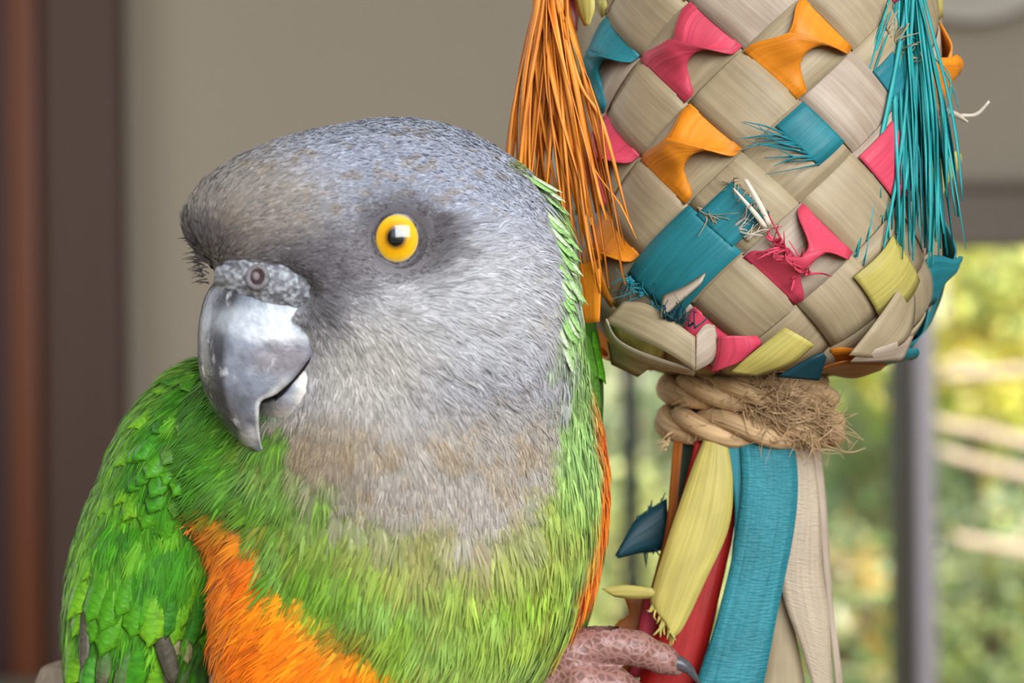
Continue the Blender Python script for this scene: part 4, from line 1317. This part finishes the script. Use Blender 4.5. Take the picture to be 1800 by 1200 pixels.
# row 450: broad flat teal strip with a frayed end, showing again through a torn hole above
o = patch(1, 2, 'teal', -.52, .80, -.47, .47, 12, bow=6); o['label'] = 'broad flat teal strip with frayed end'
A_, B_ = edge(1, 2, .80, -.4, .4, 14); fray('frayed_end', A_, B_, (-.9, -.5, -.5), 44, 16, 52, 'teal', 5, 16, .5)
patch(1, 1, 'teal', -.12, .52, -.30, .34, 12.5, 'torn_patch')
A_, B_ = edge(1, 1, -.14, -.32, .36, 11); fray('torn_fibres', A_, B_, (-.3, -.25, -.5), 34, 14, 44, 'tan', 4, 9, .4)
A_, B_ = edge(1, 1, .42, -.34, -.1, 12); fray('torn_fibres', A_, B_, (.6, -.3, -.2), 22, 12, 36, 'tan', 4, 8, .4)
A_, B_ = edge(1, 1, .3, .1, .42, 12); fray('torn_fibres', A_, B_, (.5, -.5, .5), 14, 20, 60, 'cream', 5, 8, .3)
ribbon('torn_splinter', [(1287, 330, -40), (1320, 372, -44), (1342, 402, -36)], [(1294, 334, -40), (1330, 372, -44), (1350, 398, -36)], M['cream'], toy, 10, 3)
ribbon('torn_splinter', [(1307, 315, -50), (1330, 358, -50), (1350, 398, -38)], [(1314, 315, -50), (1338, 354, -50), (1356, 392, -38)], M['cream'], toy, 10, 3)
# torn teal corner (row 270) with loose threads
o = patch(1, 0, 'teal', -.50, -.02, -.46, .30, 10, 'torn_patch', 5)
A_, B_ = edge(1, 0, -.02, -.3, .1, 13); fray('loose_threads', A_, B_, (-1, -.35, .12), 12, 60, 120, 'teal', 4.5, 9, .10)
A_, B_ = edge(1, 0, -.02, .1, .3, 13); fray('loose_threads', A_, B_, (-1, -.35, -.10), 6, 40, 90, 'teal', 4.5, 9, .1)
# pink torn twist (row 450), red-pink corner (row 270, right), yellow and teal loops on the right
twist(2, 1, 'pink', 1, pinch=.34, hgt=34)
A_, B_ = edge(2, 1, .12, -.35, .25, 24); fray('torn_fibres', A_, B_, (-.6, -.7, .35), 34, 20, 60, 'pink', 9, 12, .5)
patch(2, -1, 'pink', -.25, .5, -.42, .48, 10, 'flat_strip', 4)
patch(1, -2, 'teal', .05, .5, -.1, .46, 8, 'flat_strip', 4)
A_, B_ = edge(1, -2, -.1, -.5, .3, 12); fray('torn_fibres', A_, B_, (.3, -.4, .6), 22, 14, 40, 'tan', 6, 8, .4)
patch(3, 0, 'yellow', -.1, .72, -.3, .56, 14, 'flat_strip', 10)
twist(4, -1, 'teal', 1, pinch=.5, hgt=30)
o = ribbon('palm_loop', [(1622, 400, 230), (1608, 440, 230), (1600, 500, 215), (1604, 560, 225), (1608, 590, 240)], [(1624, 402, 330), (1650, 450, 320), (1662, 490, 300), (1640, 560, 300), (1618, 590, 310)], M['teal'], toy, 20, 6, 14)
o['label'] = 'teal palm loop bulging from the side'
# folded tan loop at the lower left corner, pink and yellow pieces beside it
ribbon('palm_fold', [(1064, 566, 70), (1110, 590, 22), (1170, 618, -6), (1222, 652, -8)], [(1096, 530, 56), (1136, 534, 18), (1178, 560, -6), (1222, 592, -16)], M['tan'], toy, 20, 6, 3)
ribbon('palm_fold', [(1222, 652, -8), (1250, 636, -4), (1262, 610, 6)], [(1224, 588, -14), (1240, 570, -6), (1256, 572, 8)], M['tan2'], toy, 12, 5, 4)
ribbon('palm_fold', [(1062, 570, 90), (1074, 600, 100), (1100, 625, 90), (1150, 645, 60), (1220, 660, 40)], [(1066, 560, 60), (1082, 592, 60), (1112, 612, 40), (1160, 630, 20), (1222, 650, -4)], M['tan2'], toy, 20, 4, 3)
ribbon('palm_fold', [(1075, 640, 190), (1100, 652, 160), (1122, 662, 150)], [(1068, 600, 170), (1100, 610, 120), (1150, 640, 110)], M['tan'], toy, 10, 5, 6)
ribbon('palm_fold', [(1160, 560, -10), (1185, 540, -16), (1230, 500, -24)], [(1165, 520, 5), (1200, 505, -10), (1240, 480, -18)], M['tan2'], toy, 12, 5, 10)
fray('torn_fibres', pl(1165, 555, -12), pl(1225, 575, -18), (.2, -.3, .9), 26, 18, 50, 'darkteal', 5, 9, .4)
ribbon('flat_strip', [(1250, 655, 30), (1258, 625, 6), (1262, 590, -6)], [(1310, 632, 10), (1338, 606, 2), (1330, 590, 0)], M['pink'], toy, 14, 6, 10)
ribbon('flat_strip', [(1284, 654, 20), (1320, 622, -10), (1380, 575, -22)], [(1330, 660, 20), (1390, 640, 2), (1432, 606, -8)], M['yellow'], toy, 16, 6, 10)
ribbon('flat_strip', [(1365, 662, 30), (1420, 630, 10), (1446, 618, 8)], [(1440, 668, 40), (1446, 648, 26), (1452, 628, 16)], M['darkteal'], toy, 12, 5, 4)
o = ribbon('bottom_disc', [(1440, 648, 60), (1490, 634, 40), (1560, 640, 110)], [(1448, 655, 200), (1500, 664, 200), (1548, 650, 190)], M['brown'], toy, 14, 6, -6)
ribbon('palm_fold', [(1494, 636, 26), (1540, 637, 44), (1586, 634, 84)], [(1508, 622, 14), (1560, 606, 30), (1606, 588, 88)], M['tan2'], toy, 18, 6, 4)
ribbon('palm_fold', [(1492, 624, 4), (1534, 572, -2), (1578, 508, 40), (1590, 466, 76)], [(1536, 628, 30), (1592, 598, 66), (1608, 550, 104), (1604, 480, 116)], M['tan'], toy, 18, 6, 5)
o = ribbon('flat_strip', [(1000, 470, 110), (1006, 520, 112), (1020, 570, 118)], [(1054, 455, 60), (1056, 505, 64), (1054, 565, 80)], M['orange'], toy, 12, 5, 6)
ribbon('flat_strip', [(1596, 380, 130), (1618, 340, 160), (1628, 300, 180)], [(1600, 420, 140), (1628, 370, 180), (1640, 330, 210)], M['yellow'], toy, 10, 4, 4)
ribbon('palm_splinter', [(1640, 184, 200), (1680, 196, 170), (1702, 214, 150)], [(1640, 190, 205), (1676, 206, 175), (1698, 214, 155)], M['cream'], toy, 10, 3)
ribbon('palm_splinter', [(1688, 200, 165), (1715, 198, 160), (1738, 176, 150)], [(1688, 206, 165), (1718, 203, 160), (1740, 180, 150)], M['cream'], toy, 10, 3)
ribbon('flat_strip', [(1000, -60, 90), (1012, 10, 70), (1028, 46, 64)], [(1034, -60, 60), (1046, 8, 40), (1036, 46, 52)], M['yellow'], toy, 12, 5, 6)
ribbon('palm_strip', [(1600, -80, 90), (1634, 20, 200), (1640, 120, 230), (1636, 200, 240)], [(1630, -80, 150), (1654, 20, 260), (1652, 100, 270), (1640, 200, 270)], M['tan2'], toy, 18, 5, 6)

# tassels: each strand its own flat raffia ribbon
def strand(parent, pts, wd, colr, wob=6):
    P = catmull(np.array(pts, float), 16)
    t = np.linspace(0, 1, 16)
    ph = fr.uniform(0, 6.3, 4)
    P[:, 0] += wob * t * np.sin(t * 7 + ph[0]) * .8; P[:, 1] += wob * t * np.sin(t * 9 + ph[1])
    a = ph[2] + np.cumsum(fr.normal(0, .12, 16))
    sd = np.stack([np.cos(a), -np.abs(np.sin(a)) * .6, 0 * a], -1)
    sd /= np.linalg.norm(sd, axis=1, keepdims=True)
    sd[:, 0] = np.sign(sd[:, 0] + 1e-6) * np.maximum(np.abs(sd[:, 0]), .45)
    wpf = (np.interp(t, [0, .15, .8, 1], [.8, 1, .85, .3]) * wd)[:, None]
    G = np.stack([P - sd * wpf / 2, P, P + sd * wpf / 2], 1)
    G[:, 1, 1] -= wd * .12
    return sheet_obj('strand', G, M[colr], parent, 1.4)
def mat_raffia(nm, c1, c2): M[nm] = mat_palm(nm, c1, .22, tint=c2, rough=.45)
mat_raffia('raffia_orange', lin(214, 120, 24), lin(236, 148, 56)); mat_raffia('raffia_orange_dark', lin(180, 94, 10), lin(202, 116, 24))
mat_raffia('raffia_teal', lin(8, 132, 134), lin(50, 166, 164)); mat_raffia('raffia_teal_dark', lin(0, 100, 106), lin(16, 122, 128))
to = bpy.data.objects.new('tassel', None); C.objects.link(to); to.parent = toy; to.location = Vector(wld(pl(966, -40, 60)) - origin_of(toy)); to['label'] = 'orange raffia tassel'; to.empty_display_size = .01
for q in range(74):
    u = fr.random(); back = fr.random()
    x0 = 944 + 48 * u + fr.normal(0, 4); w0 = 40 + 60 * back
    if q < 44: xe = 890 + u * 110 + fr.normal(0, 12); ye = fr.uniform(270, 470)
    else: xe = 985 + u * 110 + fr.normal(0, 14); ye = fr.uniform(330, 545)
    xm = (x0 * .55 + xe * .45) - 14 * (u < .4); ym = ye * .45
    we = (60 + 90 * back) if xe < 1000 else 20 + 60 * back - .15 * (xe - 1000)
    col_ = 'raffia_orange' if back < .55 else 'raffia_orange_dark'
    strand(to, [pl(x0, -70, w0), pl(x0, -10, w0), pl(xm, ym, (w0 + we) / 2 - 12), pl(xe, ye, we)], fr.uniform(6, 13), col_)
for (pts, wd) in (([(990, 40), (1020, 150), (1060, 220), (1110, 400)], 8), ([(1000, 60), (1052, 190), (1066, 290), (1095, 440)], 7), ([(985, 20), (1010, 200), (1025, 350), (1045, 480)], 9), ([(995, 30), (1030, 260), (1090, 360), (1120, 420)], 7)):
    strand(to, [pl(x, y, 30 - .1 * (x - 980)) for x, y in pts], wd, 'raffia_orange', 2)
tt_ = bpy.data.objects.new('tassel', None); C.objects.link(tt_); tt_.parent = toy; tt_.location = Vector(wld(pl(1592, -40, 80)) - origin_of(toy)); tt_['label'] = 'teal raffia tassel'; tt_.empty_display_size = .01
for q in range(136):
    u = fr.random(); back = fr.random()
    x0 = 1566 + 50 * u + fr.normal(0, 4); w0 = 50 + 50 * back
    if q < 96: xe = 1552 + u * 116 + fr.normal(0, 14); ye = fr.uniform(320, 480)
    else: xe = 1465 + u * 120 + fr.normal(0, 12); ye = fr.uniform(390, 480)
    xm = x0 * .5 + xe * .5 + 18 * (u - .3); ym = ye * .5
    we = 20 + 60 * back + .35 * (xe - 1560)
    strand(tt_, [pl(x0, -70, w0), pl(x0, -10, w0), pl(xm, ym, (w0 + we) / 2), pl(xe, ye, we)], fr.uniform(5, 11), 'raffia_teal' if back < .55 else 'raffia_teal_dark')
for (pts, wd) in (([(1562, 0), (1520, 140), (1480, 250), (1420, 380)], 9), ([(1560, 10), (1512, 150), (1498, 300), (1506, 440)], 4), ([(1566, 20), (1524, 150), (1520, 320), (1524, 450)], 4), ([(1516, 320), (1460, 370), (1436, 400), (1420, 430)], 3),
                  ([(1600, 60), (1650, 110), (1672, 150), (1684, 190)], 3), ([(1630, 90), (1668, 130), (1668, 180), (1656, 260)], 3), ([(1560, 60), (1500, 230), (1470, 330), (1440, 450)], 4)):
    strand(tt_, [pl(x, y, 20 + .9 * max(0, x - 1560)) for x, y in pts], wd, 'raffia_teal', 2)

# rope wrapped round the neck: wraps of three laid strands
def rope_wrap(cx, py0, py1, rx, ry, ph0, ph1, rr, twistn, name='rope_wrap', py2=None):
    ro = None
    n = 120
    th = np.radians(np.linspace(ph0, ph1, n))
    f_ = np.linspace(0, 1, n)
    cxl = pl(cx, 0, TW)[0]
    zz = 600 - np.interp(f_, [0, .5, 1], [py0, (py0 + py1) / 2 if py2 is None else py2, py1])
    zz = zz * (1 + (TW - 100) / FPX)
    cen = np.stack([cxl + rx * np.sin(th), TW - ry * np.cos(th), zz], -1)
    T = nrm(np.gradient(cen, axis=0)); U = np.array([0, 0, 1.]) - T * T[:, 2:3]; U = nrm(U); B = np.cross(T, U)
    ro = bpy.data.objects.new(name, None); C.objects.link(ro); ro.parent = toy; ro.location = Vector(wld(np.array([cxl, TW, zz.mean()])) - origin_of(toy)); ro.empty_display_size = .01
    for q in range(3):
        a = f_ * twistn * 2 * math.pi + q * 2 * math.pi / 3
        P = cen + U * (np.cos(a) * rr * .56)[:, None] + B * (np.sin(a) * rr * .56)[:, None]
        Vt, Ft, ut = tube(P, rr * .60, 12)
        obj('rope_strand', mesh_np('rope_strand', wld(Vt), Ft, uv=ut + fr.uniform(0, 900, 2)), M['rope'], ro)
    return ro
rope_wrap(1318, 672, 700, 150, 150, -190, 60, 29, 2.6)
rope_wrap(1318, 738, 758, 152, 150, -200, 80, 32, 2.8)
rope_wrap(1318, 668, 672, 128, 130, -60, 190, 22, 3.0)
# frayed rope end on the right
acc = Acc()
for q in range(520):
    u = fr.random()
    p0 = pl(1318 + 120 * u + fr.normal(0, 12), 700 + 50 * u + fr.normal(0, 18), 150 + 40 * u)
    ln = fr.uniform(25, 95)
    d = nrm(np.array([1.0, -.25 + .5 * u, -.35]) + fr.normal(0, .6, 3))
    mid_ = p0 + d * ln * .5 + fr.normal(0, 14, 3); e_ = mid_ + nrm(d + fr.normal(0, .8, 3)) * ln * .5
    Vt, Ft, ut = tube(catmull(np.stack([p0, mid_, e_]), 8), np.linspace(1.9, .7, 8) * fr.uniform(.6, 1.2), 3, False)
    acc.add(Vt, Ft, ut)
for q in range(160):
    p0 = pl(fr.uniform(1170, 1460), fr.uniform(670, 775), 185); p0[1] = TW - 150 * math.sqrt(max(.05, 1 - ((p0[0] - TCX) / 185) ** 2)) - 26
    e_ = p0 + np.array([fr.normal(0, 16), -fr.uniform(2, 14), fr.normal(0, 14)])
    Vt, Ft, ut = tube(catmull(np.stack([p0, (p0 + e_) / 2 + fr.normal(0, 5, 3), e_]), 6), np.linspace(1.1, .5, 6), 3, False)
    acc.add(Vt, Ft, ut)
o = acc.obj('frayed_rope_end', M['rope'], toy); o['kind'] = 'stuff'; o['label'] = 'frayed tan rope end'
# core of gathered strips inside the neck
acc = Acc()
Vt, Ft, ut = tube(np.stack([np.array([TCX - 8, TW, z]) for z in (40, -30, -100, -200, -330)]), [90, 100, 112, 112, 90], 20)
acc.add(Vt, Ft, ut)
acc.obj('neck_core', M['darkgreen'], toy)

# streamers hanging below the tie
def st(lbl, A, B, m_, **kw):
    o = ribbon('streamer', A, B, M[m_], toy, **kw); o['label'] = lbl; return o
st('dark green streamer', [(1196, 770, 262), (1190, 860, 262), (1176, 960, 262), (1150, 1080, 260)], [(1235, 770, 235), (1225, 860, 240), (1205, 960, 245), (1180, 1080, 250)], 'darkgreen')
st('thin brown orange streamer', [(1184, 775, 240), (1178, 850, 236), (1168, 940, 234), (1140, 1050, 232)], [(1200, 775, 232), (1194, 850, 230), (1186, 930, 228), (1150, 1046, 228)], 'brown')
st('narrow red streamer', [(1222, 775, 214), (1204, 850, 214), (1182, 930, 216), (1150, 1030, 220)], [(1238, 775, 210), (1222, 850, 210), (1204, 920, 212), (1168, 1030, 216)], 'red')
st('broad red streamer', [(1252, 860, 232), (1210, 960, 226), (1160, 1080, 220), (1116, 1230, 214), (1080, 1400, 210)], [(1296, 860, 220), (1290, 930, 214), (1262, 1060, 206), (1226, 1220, 204), (1190, 1400, 204)], 'red', n=30, bulge=6)
st('crimson streamer behind the foot', [(1136, 1040, 262), (1124, 1100, 262), (1106, 1190, 262)], [(1170, 1040, 255), (1168, 1100, 250), (1150, 1190, 250)], 'pink')
st('pale yellow streamer with torn tip', [(1238, 770, 190), (1214, 830, 182), (1176, 940, 178), (1146, 1040, 180), (1148, 1068, 182), (1166, 1082, 182)], [(1278, 772, 184), (1288, 850, 178), (1280, 930, 174), (1240, 1020, 172), (1202, 1100, 176), (1182, 1122, 178)], 'yellow', n=34, m=7, bulge=8)
fray('torn_fibres', pl(1150, 1062, 180), pl(1190, 1112, 178), (-.25, -.1, -1), 16, 14, 46, 'yellow', 9, 6, .2)
st('narrow teal streamer', [(1274, 772, 186), (1284, 830, 182), (1292, 900, 182), (1286, 980, 184)], [(1302, 772, 182), (1306, 830, 180), (1304, 900, 180), (1292, 980, 184)], 'teal')
st('broad teal streamer with crinkled surface', [(1300, 770, 178), (1304, 850, 174), (1294, 940, 170), (1262, 1080, 166), (1220, 1210, 166), (1160, 1400, 170)], [(1396, 772, 190), (1402, 850, 186), (1394, 940, 180), (1366, 1080, 174), (1340, 1210, 172), (1300, 1400, 174)], 'teal_wrinkled', n=40, m=8, bulge=7, wave=1.2)
st('tan streamer twisting down beside the teal one', [(1394, 780, 214), (1392, 880, 210), (1372, 990, 206), (1380, 1060, 204), (1412, 1150, 206), (1440, 1260, 210), (1460, 1400, 214)], [(1428, 780, 228), (1440, 880, 224), (1446, 1000, 216), (1456, 1080, 214), (1462, 1180, 216), (1470, 1280, 220), (1490, 1400, 224)], 'tan_wrinkled', n=40, m=7, bulge=6, wave=1.0)
st('tan streamer behind the teal one', [(1370, 960, 238), (1356, 1080, 236), (1336, 1210, 236), (1310, 1400, 238)], [(1400, 960, 232), (1394, 1080, 230), (1416, 1210, 232), (1430, 1400, 236)], 'tan', n=30, bulge=5)
st('thin tan streamer at the outer edge', [(1420, 780, 250), (1436, 880, 250), (1452, 1040, 250), (1470, 1210, 250), (1480, 1400, 250)], [(1440, 780, 260), (1452, 880, 260), (1462, 1040, 258), (1482, 1210, 258), (1496, 1400, 258)], 'tan2', n=30)
st('dark teal torn leaf piece', [(1172, 876, 270), (1130, 902, 262), (1106, 930, 256), (1082, 976, 252)], [(1174, 950, 268), (1158, 968, 262), (1124, 972, 256), (1086, 980, 252)], 'darkteal', n=14, bulge=5)
fray('torn_fibres', pl(1120, 972, 256), pl(1168, 944, 264), (.05, 0, -1), 12, 8, 34, 'darkteal', 8, 4, .2)
fray('torn_fibres', pl(1120, 912, 258), pl(1172, 882, 268), (.1, 0, 1), 8, 8, 26, 'darkteal', 7, 4, .3)
st('short yellow strip poking sideways', [(1056, 1034, 188), (1100, 1028, 184), (1150, 1034, 180)], [(1080, 1048, 190), (1110, 1052, 186), (1152, 1050, 182)], 'yellow', n=10, m=4, bulge=3)
st('brown inner streamer', [(1096, 1048, 292), (1104, 1080, 292), (1080, 1100, 292), (1060, 1190, 292)], [(1136, 1048, 288), (1130, 1090, 288), (1120, 1130, 288), (1110, 1190, 288)], 'brown', n=10)
fray('torn_fibres', pl(1168, 790, 240), pl(1180, 760, 240), (-.9, -.1, -.3), 10, 10, 34, 'rope', 4, 6, .4)
# cord up to a ceiling hook
topz = 1500.0
ctop = (ZC - CAMZ) / S
acc = Acc()
zz = np.concatenate([np.linspace(760, 1400, 12), np.linspace(1500, ctop, 20)])
Vt, Ft, ut = tube(np.stack([np.full_like(zz, TCX), np.full_like(zz, TW), zz], -1), np.where(zz < 1000, 60, 30) * np.where(zz < 800, 2.2, 1), 8)
acc.add(Vt, Ft, ut)
acc.obj('hanging_cord', M['rope'], toy)

# ------------------------------------------------------------------ perch under the bird
M['perch'] = mat_noise('weathered_perch_wood', lin(168, 150, 132), lin(136, 120, 106), (12, 12, 12), 0.8, 0.2, .5, 60, bdist=.001)
foot_c = wld(pl(400, 1620, 210))
perch = thing('perch_stand', 'weathered grey brown branch perch on a pole behind the wing', 'perch', (foot_c[0], foot_c[1], 0))
def rough_tube(pts, radii, n=40, k=18, seed=0):
    r_ = np.random.default_rng(seed)
    P = catmull(np.array(pts, float), n)
    rad = np.interp(np.linspace(0, 1, n), np.linspace(0, 1, len(radii)), radii)
    Vt, Ft, ut = tube(P, rad, k)
    kk = n * k
    lump = hash_noise(Vt[:kk, 0] + Vt[:kk, 1] * .7, Vt[:kk, 2] + Vt[:kk, 1] * .5, 60, seed + 3) - .5
    cen = np.repeat(P, k, axis=0)
    Vt[:kk] = cen + (Vt[:kk] - cen) * (1 + .28 * lump[:, None])
    return Vt, Ft, ut
a = Acc(); a.add(*rough_tube([pl(-400, 1660, 260), pl(100, 1640, 230), pl(600, 1618, 195), pl(900, 1640, 215), pl(1150, 1650, 240)], [62, 68, 66, 60, 48], 50, seed=51))
a.obj('branch', M['perch'], perch)
a = Acc(); a.add(*rough_tube([pl(60, 1640, 250), pl(70, 1420, 330), pl(108, 1260, 400), pl(122, 1180, 420), pl(124, 1160, 422)], [56, 52, 62, 52, 16], 30, seed=52))
a.obj('side_branch', M['perch'], perch)
zf = (0 - CAMZ) / S
a = Acc()
pc = pl(400, 1640, 210)
Vt, Ft, ut = tube(np.stack([[pc[0], pc[1], z] for z in np.linspace(pc[2], zf + 200, 8)]), 110, 20)
a.add(Vt, Ft, ut)
a.obj('pole', M['perch'], perch)
a = Acc()
Vt, Ft, ut = tube(np.stack([[pc[0], pc[1], z] for z in (zf + 300, zf + 260, zf + 60, zf + 2)]), [600, 2200, 2300, 2300], 40)
a.add(Vt, Ft, ut)
a.obj('base', M['perch'], perch)
